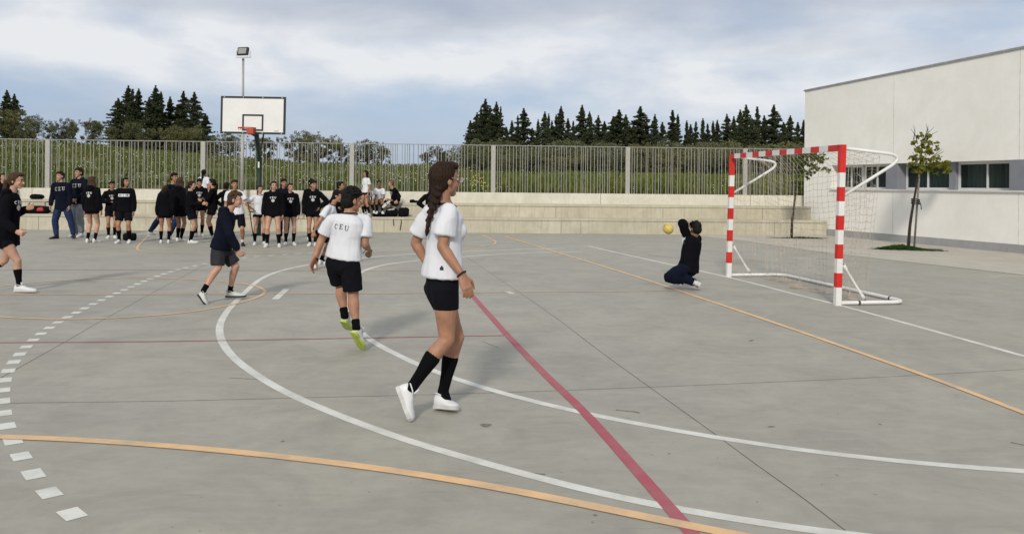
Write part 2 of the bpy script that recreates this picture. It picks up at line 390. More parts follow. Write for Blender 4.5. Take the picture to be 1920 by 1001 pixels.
# ------------------------------------------------------------------ bar fence on the wall
M_steel = mat('galvanised_steel', (.36, .35, .325), .5, .06, 14, spec=.4, metal=.15)
M_steel2 = mat('galvanised_bar', (.27, .265, .25), .55, .10, 9, spec=.4, metal=.1)
fo = .14; fy = D2+fo
def fl(px, py=300): return ldepth(px, py, fy)[0]
FT = 2.86
posts = [fl(90)-5.05, fl(90), fl(381), fl(660), fl(925), fl(1177), fl(1397)]
fence = empty('bar_fence', wa+wn*fy, 'grey steel bar fence standing on top of the pale concrete wall', 'fence')
for k, x in enumerate(posts):
    b = MB(); b.box((x-.075, fy-.05, H3-.25), (x+.075, fy+.05, FT-.01), MW); b.build('post', M_steel, fence, bevel=.006)
edges = posts+[s3-.02]
if edges[0] > .2: edges = [0.02]+edges
rr = random.Random(5)
for k in range(len(edges)-1):
    x0, x1 = edges[k]+.08, edges[k+1]-.08
    b = MB(); x = x0+.06; row = 0
    while x < x1-.03:
        yo = (-.035, .035)[row % 2]; w = .0095
        tw = rr.uniform(-.35, .35)
        Mb = MW @ Matrix.Translation((x, fy+yo, 0)) @ Matrix.Rotation(tw, 4, 'Z')
        b.box((-w, -.0125, H3-.12), (w, .0125, FT-.02+rr.uniform(-.03, .0)*(row % 2)), Mb)
        x += rr.choice((.075, .098, .135, .155)) if rr.random() < .9 else .1; row += 1
    b.box((x0-.004, fy-.022, FT-.03), (x1+.004, fy-.004, FT-.004), MW)
    b.build('railing_panel', M_steel2, fence)

# ------------------------------------------------------------------ grassy bank behind
def lerp(a, b, t): return a+(b-a)*t
CRX = [-60, -38, -33, -30, -26.6, -22, -19, -16, -4, -1.6, 17.5, 60]; CRZ = [4.9, 4.4, 4.2, 4.0, 3.65, 3.4, 3.15, 2.92, 2.72, 2.4, 2.35, 2.3]
def crest(x):
    return float(np.interp(x, CRX, CRZ))
def terr(x, y):
    base = 27.62 + .053*(min(x, 12)+14)
    c = crest(x*62/max(y, 30))
    d = y-base
    if d < 0: return .95
    if y <= 62:
        t = d/(62-base); s = t**.62 if t > 0 else 0
        z = lerp(1.0, c, s)
    else:
        z = c - (1-math.exp(-(y-62)/30))*1.1
    return z + .12*noise.noise(Vector((x*.25, y*.25, 3)))*min(1, d/3) + .05*noise.noise(Vector((x*1.1, y*1.1, 9)))*min(1, d/2)
xs = np.concatenate([np.linspace(-110, -40, 18), np.linspace(-38, 40, 130), np.linspace(42, 110, 18)])
ys = np.concatenate([np.linspace(27.3, 62, 62), np.linspace(64, 95, 22), np.linspace(100, 420, 12)])
sh = lambda x, y: y+.35+.053*(min(x, 12)+14)*max(0, 1-(y-27.3)/30)
V = [(x, sh(x, 27.3), -.2) for x in xs]
for y in ys:
    for x in xs: V.append((x, sh(x, y), terr(x, sh(x, y))))
nx = len(xs); Fq = [(j*nx+i, j*nx+i+1, (j+1)*nx+i+1, (j+1)*nx+i) for j in range(len(ys)) for i in range(nx-1)]
M_hill = mat('hill_soil_and_grass', (.05, .075, .018), .95, scale=.4, col2=(.115, .115, .036), bump=.6, bscale=5, detail=9)
hill = np_mesh('hill', V, Fq, M_hill); hill.data.polygons.foreach_set('use_smooth', [True]*len(hill.data.polygons))
tag(hill, kind='structure')

def blades(n, x0, x1, ymin, ymax, h0, h1, name, m, width=.5, clump=None, seed=1, lean=.5, label=None, cat=None):
    rg = np.random.default_rng(seed); P = []
    u = rg.random(n*3); y = ymin*(ymax/ymin)**(rg.random(n*3)**1.1)
    a = rg.uniform(x0, x1, n*3)       # bearing (x/y)
    x = a*y; keep = []
    for i in range(n*3):
        if y[i] < 27.85+.053*(x[i]+14): continue
        if clump and noise.noise(Vector((x[i]*clump, y[i]*clump*.6, seed))) < rg.uniform(-.35, .45): continue
        keep.append(i)
        if len(keep) >= n: break
    V = []; Fq = []
    for i in keep:
        z = terr(x[i], y[i])-.02; h = rg.uniform(h0, h1)*(.7+y[i]/90); th = rg.uniform(0, math.pi); w = width*h*(.25+.3*rg.random())
        dx, dy = math.cos(th)*w, math.sin(th)*w; lx, ly = rg.normal(0, lean*h*.4, 2)
        k = len(V); V += [(x[i]-dx, y[i]-dy, z), (x[i]+dx, y[i]+dy, z), (x[i]+dx*.3+lx, y[i]+dy*.3+ly, z+h), (x[i]-dx*.3+lx, y[i]-dy*.3+ly, z+h*.9)]
        Fq.append((k, k+1, k+2, k+3))
    o = np_mesh(name, V, Fq, m)
    return tag(o, label, cat, kind='stuff')
def leafmat(name, a, b, scale=.6, rough=.85, trans=.25, rnd=0):
    return mat(name, a, rough, scale=scale, col2=b, trans=trans, detail=6, rnd=rnd, spec=.15)
blades(46000, -.70, .45, 27.8, 66, .09, .24, 'grass', leafmat('grass_green', (.065, .105, .02), (.15, .155, .042), .5), clump=.5, seed=2, label='long green grass covering the bank behind the fence', cat='grass')
blades(9000, -.70, .45, 30, 66, .06, .2, 'dry_grass', leafmat('grass_dry', (.20, .17, .07), (.15, .15, .05), .8), clump=.22, seed=5, label='dry brownish grass patches on the bank behind the fence', cat='grass')
blades(7000, -.03, .45, 28, 40, .28, .55, 'tall_weeds', leafmat('weed_green', (.065, .11, .022), (.18, .185, .042), .7), clump=.6, seed=8, label='tall lush weeds close behind the right half of the fence', cat='weeds')
def flowers(n, name, col, seed, x0, x1, ymax, r, label):
    rg = np.random.default_rng(seed); V = []; Fq = []; c = 0
    while c < n:
        y = 28*(ymax/28)**rg.random(); x = rg.uniform(x0, x1)*y
        if y < 27.9+.053*(x+14) or noise.noise(Vector((x*.35, y*.2, seed))) < rg.uniform(-.2, .5): continue
        z = terr(x, y)+rg.uniform(.12, .32)*(.7+y/90); s = r*rg.uniform(.7, 1.3); k = len(V)
        V += [(x-s, y, z), (x, y-s*.6, z-s*.6), (x+s, y, z), (x, y+s*.6, z+s*.6)]; Fq.append((k, k+1, k+2, k+3)); c += 1
    tag(np_mesh(name, V, Fq, mat(name+'_petals', col, .8, .05)), label, 'flowers', kind='stuff')
flowers(1900, 'white_wildflowers', (.62, .64, .52), 4, -.68, .45, 52, .017, 'small white wildflowers scattered over the grass bank')
flowers(500, 'yellow_wildflowers', (.6, .5, .06), 14, -.05, .45, 45, .024, 'small yellow wildflowers in the weeds on the right of the bank')

# ------------------------------------------------------------------ trees
M_bark = mat('dark_bark', (.07, .055, .04), .95, .3, 12, bump=.5, bscale=20)
M_cyp = leafmat('cypress_foliage', (.042, .056, .028), (.085, .095, .046), .5, trans=.25, rnd=.2)
M_oli = leafmat('olive_foliage', (.085, .098, .044), (.18, .185, .095), .5, trans=.15, rnd=.2)
M_oli2 = leafmat('olive_foliage_warm', (.105, .108, .045), (.19, .185, .085), .5, trans=.15, rnd=.2)
def leaf_cloud(cent, rad, ori, n, ls, ratio, seed):
    """quads scattered round clump centres: cent (k,3), rad (k,), ori preferred direction strength"""
    rg = np.random.default_rng(seed); k = len(cent); idx = rg.integers(0, k, n)
    d = rg.normal(size=(n, 3)); d /= np.linalg.norm(d, axis=1)[:, None]; rr_ = rg.random(n)**.45
    c = cent[idx]+d*(rad[idx]*rr_)[:, None]
    a = rg.normal(size=(n, 3))+np.asarray(ori); a /= np.linalg.norm(a, axis=1)[:, None]
    bb = np.cross(a, rg.normal(size=(n, 3))); bb /= np.linalg.norm(bb, axis=1)[:, None]
    l = ls*rg.uniform(.6, 1.4, n)[:, None]; w = l*ratio
    V = np.stack([c-a*l-bb*w*.4, c+bb*w-a*l*.1, c+a*l, c-bb*w-a*l*.1], 1).reshape(-1, 3)
    return V, np.arange(n*4).reshape(-1, 4)
def cypress_meshes(seed, asp, ragged):
    rg = np.random.default_rng(seed); cents = []; rads = []
    nb = int(150+120*ragged)
    for i in range(nb):
        t = rg.random()**.9
        th = rg.uniform(0, 2*math.pi)
        lob = 1+.38*noise.noise(Vector((math.cos(th)*1.3, math.sin(th)*1.3+seed*3.1, t*4.5)))+.22*noise.noise(Vector((math.cos(th)*2, math.sin(th)*2, t*11+seed)))
        prof = asp*lob*min(1, ((1-t)/.72))**.75*(1 if t > .05 else .8)
        L_ = prof*rg.uniform(.6, 1.0+ragged*.5)
        up = rg.uniform(.5, 1.0)*(2.0-ragged*1.9)
        for q in (.3, .55, .78, .95, 1.08):
            cents.append((L_*q*math.cos(th), L_*q*math.sin(th), min(.985, .03+t*.93+L_*q*up*.45-(q*q*L_*.2*ragged))))
            rads.append((.024-.016*q)*(1-.35*t))
    for k in range(8): cents.append((0, 0, .93+.0095*k)); rads.append(.008-.0009*k)
    for k in range(46): t = k/46; cents += [(0, 0, .03+.9*t)]*3; rads += [asp*.62*min(1, (1-t)/.85)]*3
    V, Fq = leaf_cloud(np.array(cents), np.array(rads), (0, 0, .8), 13500, .0125, .40, seed)
    V[:, 2] = np.minimum(V[:, 2], 1.0)
    tr = MB(); tr.tube([(0, 0, -.06), (0.003, 0, .3), (0, .002, .7), (0, 0, .97)], [.016, .013, .008, .002], 7)
    return V, Fq, tr
CYPM = []
for k, (asp, rg_) in enumerate([(.12, .5), (.15, .45), (.10, .35), (.17, .6), (.085, .25), (.14, .7)]):
    V, Fq, tr = cypress_meshes(30+k, asp, rg_)
    me = np_mesh('crown', V, Fq, M_cyp); tm = tr.build('trunk', M_bark)
    CYPM.append((me.data, tm.data)); bpy.data.objects.remove(me); bpy.data.objects.remove(tm)
def olive_meshes(seed, w, lobes, m):
    rg = np.random.default_rng(seed); cents = []; rads = []; L_ = []
    for i in range(lobes):
        th = rg.uniform(0, 2*math.pi); r = w*rg.random()**.6*.75; z = rg.uniform(.30, .84)-r*.22
        L_.append((r*math.cos(th), r*math.sin(th), z, rg.uniform(.13, .24)))
    for (x, y, z, r) in L_:
        for j in range(16):
            d = rg.normal(size=3); d /= np.linalg.norm(d); q = r*rg.uniform(.5, 1.05)
            cents.append((x+d[0]*q, y+d[1]*q, z+d[2]*q*.8)); rads.append(rg.uniform(.03, .065))
    V, Fq = leaf_cloud(np.array(cents), np.array(rads), (0, 0, .3), 11500, .0155, .45, seed)
    V[:, 2] *= np.where(V[:, 2] > 0, 1/np.quantile(V[:, 2], .995), 1)
    tr = MB(); tr.tube([(0, 0, -.08), (.02, .01, .15), (.0, 0, .33)], [.05, .035, .03], 7)
    for (x, y, z, r) in L_[:9]:
        tr.tube([(0, 0, .28), (x*.4, y*.4, .28+(z-.28)*.5), (x*.9, y*.9, z)], [.022, .014, .006], 5)
    return V, Fq, tr
OL = []
for k, (w, l, m) in enumerate([(.50, 18, M_oli), (.6, 22, M_oli2), (.46, 14, M_oli), (.72, 26, M_oli), (.42, 12, M_oli)]):
    V, Fq, tr = olive_meshes(60+k, w, l, m)
    me = np_mesh('crown', V, Fq, m); tm = tr.build('trunk', M_bark)
    OL.append((me.data, tm.data)); bpy.data.objects.remove(me); bpy.data.objects.remove(tm)
def plant_tree(kind, var, px, Y, ytop, zb=None, label='', group='', wmul=1.0, cat='tree'):
    a, b = ray(px, ytop); x = a*Y; zt = CAMH+b*Y
    z0 = terr(x, Y)-.15 if zb is None else zb; h = zt-z0
    e = empty(kind, (x, Y, z0), label, cat, group)
    e.rotation_euler.z = random.uniform(0, 6.28); e.scale = (h*wmul, h*wmul, h)
    src = (CYPM if kind == 'cypress_tree' else OL)[var]
    for nm, me in zip(('crown', 'trunk'), src):
        o = bpy.data.objects.new(nm, me); COL.objects.link(o); o.parent = e
    return e
random.seed(11)
ONES = ['', 'first', 'second', 'third', 'fourth', 'fifth', 'sixth', 'seventh', 'eighth', 'ninth', 'tenth', 'eleventh', 'twelfth', 'thirteenth', 'fourteenth', 'fifteenth', 'sixteenth', 'seventeenth', 'eighteenth', 'nineteenth']
TENS = {2: ('twentieth', 'twenty'), 3: ('thirtieth', 'thirty'), 4: ('fortieth', 'forty'), 5: ('fiftieth', 'fifty')}
def ordi(n): return ONES[n] if n < 20 else (TENS[n//10][0] if n % 10 == 0 else TENS[n//10][1]+'-'+ONES[n % 10])
def shape(w, h): return ('tall' if h > .66 else 'short' if h < .33 else 'middling')+' '+('slim' if w < .95 else 'broad' if w > 1.15 else 'pointed')
# cypresses right of the basketball board: (pixel x, pixel y of the tip, mesh, width)
right = [(882,226,0,1.2),(894.7,211,3,1.1),(902,200,2,.8),(910.4,185.5,3,1.15),(919,198,1,1),(931,191,3,1.0),(939,200,2,.7),(949.4,238,0,1.3),(960,226,4,1.1),(971,216.5,2,.8),(982,203,3,1.25),(998,240,0,1.3),(1009,224,4,1),(1021.6,209,5,1),(1029,213,4,.8),(1035,226,2,1),(1043,215,2,.9),(1052,199,5,1.1),(1065,222,0,1.1),(1075,227,2,1),(1091.6,196.5,5,1.1),(1105.5,209,5,1),(1122,216.5,3,1.1),(1133.5,227.4,0,1.3),(1150,218,3,1.3),(1161,205.6,3,1.5),(1173.6,214.7,1,1.3),(1188,232,0,1.3),(1200.6,199.4,3,1.5),(1213,231,0,1.3),(1228,214,5,1),(1242,229,0,1.3),(1261,206.7,2,1.2),(1271,214,4,1.0),(1287.7,226,4,1),(1295,233,0,1.1),(1305,228,2,1),(1318,222,4,1.1),(1326.7,232,2,1.1),(1337,227,4,1),(1345,225,0,1),(1363,214,3,1.1),(1376,218,0,1),(1388,205.6,1,1),(1399,196.5,3,1.1),(1410,222,0,1.2),(1419.7,200,2,1),(1433,216.5,1,1.1),(1451,196.5,3,1.2),(1469,229,0,1.2),(1481.7,216.5,5,1.2),(1496,229,0,1.1),(1507,225,4,1.1)]
for i, (px, py, v, w) in enumerate(right):
    plant_tree('cypress_tree', v, px, 92+random.uniform(-5, 12), py, label='%s cypress, %s from the left in the row right of the basketball board' % (shape(w, (240-py)/50), ordi(i+1)), group='cypresses in the row right of the basketball board', wmul=w*1.1)
left = [(13,169,1,1.3,'dark cypress at the far left edge, taller of the two there'),(27,176,3,1.2,'dark cypress close beside the taller one at the left edge'),(222,184,3,1.3,None),(240.6,160.4,1,1.35,None),(249,167,2,1.1,None),(260,166,5,1.1,None),(280,182,0,1.1,None),(291.7,160,1,1.25,None),(302,172,2,1.1,None),(319,181,5,1.15,None),(333,196,0,1.1,None),(344,170.6,3,1.2,None),(364.6,172.7,3,1.35,None),(385,213,0,1.7,None)]
for i, (px, py, v, w, lb) in enumerate(left):
    plant_tree('cypress_tree', v, px, 88+random.uniform(-5, 8), py, label=lb or '%s cypress, %s from the left in the clump left of the basketball board' % (shape(w, (215-py)/50), ordi(i-1)), group=None if lb else 'cypresses in the clump left of the basketball board', wmul=w*1.08)
olives = [(-40,205,1,1.2,'bushy olive tree at the left edge, partly cut off'),(20,208,1,1.5,'broad dark olive tree below the pair of cypresses at far left'),(62,222,3,1.1,'olive tree between the far left cypresses and the rounded one'),(112,224,0,1.25,'rounded olive tree standing alone left of the cypress clump'),(136,234,4,.9,'low olive crown touching the rounded olive tree'),(174,226,2,1.1,'small airy olive tree just left of the cypress clump'),
  (212,238,4,1.0,'low olive at the left foot of the cypress clump'),(268,231,0,1.2,'olive bush in front of the cypress clump, left one'),(340,236,1,1.35,'wide olive bush in front of the cypress clump, right one'),(430,252,3,1.5,'olive tree behind the basketball board, left of the pole'),(497,258,2,1.1,'olive tree right behind the green basketball pole'),(560,248,0,1.2,'olive tree right of the basketball board, tallest crown'),(597,254,1,1.3,'olive tree crown touching the tallest one right of the board'),(640,268,4,1.0,'low olive between the basketball board and the sky gap'),(690,264,3,1.25,'wide low olive left of the sky gap'),(716,274,4,.9,'small low olive at the left end of the sky gap'),(800,286,4,1.1,'small olive left of the braided girl above the fence'),(826,276,0,1.3,'rounded olive behind the braided girl and the fence')]
for px, py, v, w, lb in olives:
    plant_tree('olive_tree', v, px, 60+random.uniform(-2, 3), py, label=lb, wmul=w*1.0)
k = 0
for Y, sp, y0, rw_ in ((74, 31, 270, 'rear'), (66, 36, 276, 'middle'), (58, 42, 288, 'front')):
    k = 0
    x = 872+random.uniform(0, 15)+(74-Y)*.6
    while x < 1530:
        plant_tree('olive_tree', random.choice((0, 1, 3, 2)), x, Y+random.uniform(-2, 2), y0+random.uniform(-6, 6), label='grey-green olive, %s from the left in the %s row below the right cypresses' % (ordi(k+1), rw_), group='olive trees in the thicket below the right cypress row', wmul=1.5)
        x += sp*random.uniform(.8, 1.2); k += 1

# ------------------------------------------------------------------ school building
M_bw = concrete_mat('white_facade', (.80, .783, .735), (.74, .722, .67), (.85, .835, .79), big=.35, mid=.9, fine=4, spots=False, streak=.25, rough=.9)
M_pl = concrete_mat('plinth_grey', (.31, .31, .31), (.25, .25, .25), (.36, .36, .36), big=1, fine=60, spots=False)
M_cop = mat('roof_coping_metal', (.30, .31, .31), .5); M_gp = mat('grey_window_panel', (.21, .22, .25), .6, .05, 3)
M_al = mat('aluminium_frame', (.62, .63, .63), .4, .04, 5, spec=.5); M_sill = mat('sill_stone', (.62, .615, .60), .6, .05)
def glassmat():
    m = bpy.data.materials.new('window_glass'); m.use_nodes = True; p = m.node_tree.nodes['Principled BSDF']
    p.inputs['Base Color'].default_value = (.02, .035, .035, 1); p.inputs['Roughness'].default_value = .06; p.inputs['Specular IOR Level'].default_value = .6
    p.inputs['Alpha'].default_value = .4
    return m
M_glass = glassmat(); M_curt = mat('curtain_cloth', (.30, .38, .35), .9, .35, 1.2, stretch=(9, 9, .3)); M_roomd = mat('dark_room', (.03, .035, .035), .9)
_a, _b = ray(1509.5, 172); ba = Vector((_a*27.95, 27.95, 0)); bdv = Vector((.30, -1, 0)).normalized(); bnv = Vector((bdv.y, -bdv.x, 0))
if bnv.x > 0: bnv = -bnv          # bnv points out of the facade, toward the court
MBd = Matrix(((bdv.x, bnv.x, 0, ba.x), (bdv.y, bnv.y, 0, ba.y), (0, 0, 1, 0), (0, 0, 0, 1)))
def fs(px, py=330):
    a, b = ray(px, py); t = bnv.dot(ba)/(bnv.x*a+bnv.y); p = Vector((a*t, t, CAMH+b*t)); return bdv.dot(p-ba), p.z
SB = 17.0                                # facade length, running out of the frame toward the camera side
def roofz(s): return 4.76+.018*s
bld = empty('school_building', ba, 'long white rendered school building with a strip of windows at right', 'building')
def Lb(p): return MBd @ Vector(p)
b = MB()   # local (s, n, z): n>0 is outward
b.box((1.40, -.5, .21), (SB, 0, 1.46), MBd)                 # below the windows
b.box((0, -.5, .21), (1.40, 0, 2.25), MBd)                  # solid end
vs = [Lb(p) for p in ((0,-.5,2.25),(SB,-.5,2.25),(SB,0,2.25),(0,0,2.25),(0,-.5,roofz(0)),(SB,-.5,roofz(SB)),(SB,0,roofz(SB)),(0,0,roofz(0)))]
b.add(vs, [(0,3,2,1),(4,5,6,7),(0,1,5,4),(1,2,6,5),(2,3,7,6),(3,0,4,7)])
b.box((0, -12, .0), (.3, -.5, 4.75), MBd)                   # return wall at the far end
b.box((SB-.3, -12, .0), (SB, -.5, 4.9), MBd)
wall_o = b.build('wall', M_bw, bld)
for s in (4.12, 8.29, 12.5):
    j = MB(); j.box((s-.008, -.01, 2.26), (s+.008, .0035, roofz(s)-.02), MBd); j.build('panel_joint', mat('joint_sealant', (.62, .60, .53), .8), wall_o)
    j = MB(); j.box((s-.008, -.01, .22), (s+.008, .0035, 1.45), MBd); j.build('panel_joint', mat('joint_sealant', (.62, .60, .53), .8), wall_o)
b = MB(); b.box((0, -.5, -.02), (SB, .025, .21), MBd); b.build('plinth', M_pl, bld)
b = MB(); vs = [Lb(p) for p in ((-.03,-.55,roofz(0)),(SB,-.55,roofz(SB)),(SB,.035,roofz(SB)),(-.03,.035,roofz(0)),(-.03,-.55,roofz(0)+.05),(SB,-.55,roofz(SB)+.05),(SB,.035,roofz(SB)+.05),(-.03,.035,roofz(0)+.05))]
b.add(vs, [(0,3,2,1),(4,5,6,7),(0,1,5,4),(1,2,6,5),(2,3,7,6),(3,0,4,7)]); b.build('coping', M_cop, bld)
b = MB(); b.add([Lb((.3,-.5,4.6)), Lb((SB,-.5,4.7)), Lb((SB,-12,4.7)), Lb((.3,-12,4.6))], [(0,1,2,3)]); b.build('roof', M_cop, bld)
b = MB(); b.box((1.36, -.5, 1.46), (SB, .05, 1.505), MBd); b.build('sill', M_sill, bld, bevel=.006)
b = MB(); b.box((1.4, -3.0, 1.4), (SB, -2.9, 2.3), MBd); b.box((1.4, -2.9, 1.38), (SB, -.5, 1.42), MBd); b.build('room_interior', M_roomd, bld)
zb_, zt_ = 1.505, 2.25; RD = .29
def gpanel(s0, s1):
    q = MB(); q.box((s0, -.33, zb_+.001), (s1, -.004, zt_-.001), MBd); q.build('grey_panel', M_gp, bld)
def window(s0, s1, mull):
    f = MB(); n0, n1 = -RD-.05, -RD; t = .045
    f.box((s0, n0, zb_), (s1, n1, zb_+t*1.3), MBd); f.box((s0, n0, zt_-t*1.6), (s1, n1, zt_), MBd)
    f.box((s0, n0, zb_+t*1.3), (s0+t*1.4, n1, zt_-t*1.6), MBd); f.box((s1-t*1.4, n0, zb_+t*1.3), (s1, n1, zt_-t*1.6), MBd)
    for mm in mull: f.box((mm-.022, n0+.004, zb_+t*1.3), (mm+.022, n1+.004, zt_-t*1.6), MBd)
    w = f.build('window', M_al, bld)
    g = MB(); g.box((s0+.05, n0+.02, zb_+.05), (s1-.05, n0+.028, zt_-.06), MBd); g.build('pane', M_glass, w)
    c = MB(); n = int((s1-s0)/.025); top = []; bot = []
    for i in range(n+1):
        s = s0+(s1-s0)*i/n; d = -.62+.03*math.sin(i*1.35)+.012*math.sin(i*.61)
        top.append(Lb((s, d, zt_+.1))); bot.append(Lb((s, d, zb_-.03)))
    c.add(top+bot, [(i, i+1, n+2+i, n+1+i) for i in range(n)]); c.build('curtain', M_curt, w, smooth=True)
window(1.40, 2.53, (1.98,)); window(2.575, 3.80, (3.13,))
gpanel(3.82, 4.27); window(4.29, 5.95, (5.12,)); window(6.17, 8.0, (7.1,))
q = MB(); q.box((5.955, -.40, zb_+.001), (6.165, -.2, zt_-.001), MBd); q.build('grey_panel', M_gp, bld)
gpanel(8.01, 8.46); window(8.48, 10.1, (9.3,)); window(10.3, 12.2, (11.2,)); gpanel(12.21, 12.66); window(12.68, 14.6, (13.6,)); gpanel(14.62, 16.99)

# ------------------------------------------------------------------ handball goal
M_gw = mat('goal_white_paint', (.68, .68, .66), .38, .04, 5, spec=.5); M_gr = mat('goal_red_paint', (.56, .018, .012), .38, .12, 4, spec=.5)
M_net = mat('net_cord', (.50, .42, .35), .95, .2, 6); M_bolt = mat('dark_bolt', (.08, .08, .09), .5, metal=.6)
pn, pf = G(1570, 572.5), G(1366, 519)                    # near and far post feet
gd = (pf-pn).normalized(); gw = (pf-pn).length; gb = Vector((-gd.y, gd.x, 0));
if gb.x < 0: gb = -gb                                    # toward the net
goal = empty('handball_goal', pn, 'red and white striped handball goal with sagging beige net', 'goal')
GH = 2.07; lean = gb*.042+gd*-.008
def gpnt(l, dpt, z):                                      # along the line, back, up (with the goal's slight lean)
    return pn + gd*l + gb*(dpt) + Vector((0, 0, z)) + lean*(z/GH)
def obox(mb, l0, l1, d0, d1, z0, z1):
    ps = [gpnt(l, d, z) for z in (z0, z1) for (l, d) in ((l0, d0), (l1, d0), (l1, d1), (l0, d1))]
    mb.add(ps, [(0,3,2,1),(4,5,6,7),(0,1,5,4),(1,2,6,5),(2,3,7,6),(3,0,4,7)])
PW = .08
def striped_post(l, w):
    n = 10; zs = [0, .235]+[.235+(GH-.235-.36)*(i+1)/8 for i in range(8)]+[GH]
    v = []; f = []; mi = []
    bands = list(zip(zs[:-1], zs[1:])); mb = MB()
    hw = w/2; ch = .008
    prof = [(-hw+ch, -hw), (hw-ch, -hw), (hw, -hw+ch), (hw, hw-ch), (hw-ch, hw), (-hw+ch, hw), (-hw, hw-ch), (-hw, -hw+ch)]
    for k, (z0, z1) in enumerate(bands):
        ps = [gpnt(l+a, bq, z) for z in (z0, z1) for (a, bq) in prof]
        fs_ = [(i, (i+1) % 8, 8+(i+1) % 8, 8+i) for i in range(8)]
        if k == 0: fs_.append(tuple(range(8))[::-1])
        if k == len(bands)-1: fs_.append(tuple(range(8, 16)))
        mb.add(ps, fs_); mi += [k % 2]*len(fs_)
    mb.build('post', None, goal, mats=[M_gw, M_gr], mi=mi)
striped_post(0, PW); striped_post(gw, PW)
mb = MB(); mi = []; x0, x1 = PW/2, gw-PW/2; cuts = [x0, x0+.235]; nb = 13
w_ = (gw-PW-.235-.13)/nb
for i in range(nb): cuts.append(x0+.235+w_*(i+1))
cuts.append(x1)
prof = [(-.04, -.08), (.04, -.08), (.04, 0), (-.04, 0)]
for k in range(len(cuts)-1):
    ps = [gpnt(l, a, GH+bq) for l in (cuts[k], cuts[k+1]) for (a, bq) in prof]
    mb.add(ps, [(i, (i+1) % 4, 4+(i+1) % 4, 4+i) for i in range(4)]); mi += [(k+1) % 2]*4
mb.build('crossbar', None, goal, mats=[M_gw, M_gr], mi=mi)
def arc_pts(P, r=.12, n=6):
    out = [P[0]]
    for i in range(1, len(P)-1):
        a = (P[i-1]-P[i]); c = (P[i+1]-P[i]); ra = min(r, a.length*.45, c.length*.45); a.normalize(); c.normalize()
        p, q = P[i]+a*ra, P[i]+c*ra
        for k in range(n+1):
            t = k/n; out.append(p*(1-t)**2+P[i]*2*t*(1-t)+q*t*t)
    out.append(P[-1]); return out
gf = MB(); gf.tube(arc_pts([gpnt(0, .04, .032), gpnt(-.0, .98, .032), gpnt(gw, .98, .032), gpnt(gw, .04, .032)], .22, 8), .026, 12)
gf.build('ground_frame', M_gw, goal, smooth=True)
for l in (0, gw):
    t = MB(); t.tube(arc_pts([gpnt(l, .04, GH-.045), gpnt(l, .92, GH-.13), gpnt(l, .05, 1.42)], .30, 14), .021, 12)
    t.build('net_support', M_gw, goal, smooth=True)
    br = MB(); A_, B_ = gpnt(l, .06, .53), gpnt(l, .375, .075)
    br.tube([A_, A_.lerp(B_, .12), A_.lerp(B_, .2), A_.lerp(B_, .84), A_.lerp(B_, .9), B_], [.024, .026, .016, .016, .026, .024], 10)
    bo = br.build('brace', M_gw, goal, smooth=True)
    bt = MB()
    for q in (A_, B_): bt.tube([q-gd*.028, q+gd*.028], .008, 8)
    bt.build('bolt', M_bolt, bo)
for l, d in ((0, .30), (0, .98)):
    c = MB(); p = gpnt(l+(.35 if d > .5 else 0), d, .032); ax = gd if d > .5 else gb
    c.tube([p-ax*.014, p+ax*.014], .030, 12); c.build('clamp', M_bolt, goal)
# net: a sheet of cords hung from the crossbar over the supports, sagging to the ground
nn = MB(); rn = random.Random(4)
def netp(u, v):
    """u along the goal 0..1, v down the net 0..1"""
    l = u*gw; sg = math.sin(u*math.pi)
    k = 1-.34*(1-abs(2*u-1))**.8*0
    if v < .14:  d = .03+.50*(v/.14)*(.45+.55*(1-sg*.65)); z = GH-.02-.30*(v/.14)*(.25+.75*sg)-.06*math.sin(u*40)*v
    else:
        t = (v-.14)/.86; d0 = .03+.50*(.45+.55*(1-sg*.65)); z0 = GH-.02-.30*(.25+.75*sg)
        d = d0*(1-t)+(.50+.05*math.sin(u*9))*t+.10*math.sin(t*math.pi)*(.4-sg*.5); z = z0*(1-t)**1.0+.012*t
        l += (.5-u)*.55*t*t**.3 + .05*math.sin(u*27+2)*t
        d += .045*math.sin(u*31+1.3*t)*t + .025*math.sin(u*57)*t
    z += .012*noise.noise(Vector((u*9, v*7, 1)))*6*(1-v); d += .03*noise.noise(Vector((u*6, v*5, 7)))
    return gpnt(l, d, max(z, .008))
NU, NV = 30, 25
grid = [[netp((i+rn.uniform(-.1, .1)*(0 < i < NU))/NU, (jv+rn.uniform(-.08, .08)*(0 < jv < NV))/NV) for jv in range(NV+1)] for i in range(NU+1)]
def cord(a, b2, r=.0020, sag=.0):
    m_ = (a+b2)/2+Vector((0, 0, -sag)); nn.tube([a, m_, b2], r, 3, cap=False)
for i in range(NU+1):
    for jv in range(NV): cord(grid[i][jv], grid[i][jv+1])
for jv in range(NV+1):
    for i in range(NU):
        if jv > 0: cord(grid[i][jv], grid[i+1][jv], sag=.016 if jv < NV else 0)
# side curtains, gathered behind each post
for l, sgn in ((0, 1), (gw, -1)):
    NS = 7; g2 = []
    for i in range(NS+1):
        u = i/NS; col = []
        for jv in range(21):
            v = jv/20; z = GH-.06-(.05+.02*math.sin(i*2))*u-(GH-.08)*v*(1); d = .04+u*(.46*(1-v)+.44*v)+.03*math.sin(v*8+i)*u*(1-v); ll = l+sgn*(.01+.16*v*u+.06*math.sin(u*9+v*3)*v)
            col.append(gpnt(ll, d if v > .02 else .04+u*.5, max(z+.02*math.sin(i*1.7+jv), .01)))
        g2.append(col)
    for i in range(NS+1):
        for jv in range(20): cord(g2[i][jv], g2[i][jv+1])
    for jv in range(21):
        for i in range(NS): cord(g2[i][jv], g2[i+1][jv], sag=.012)
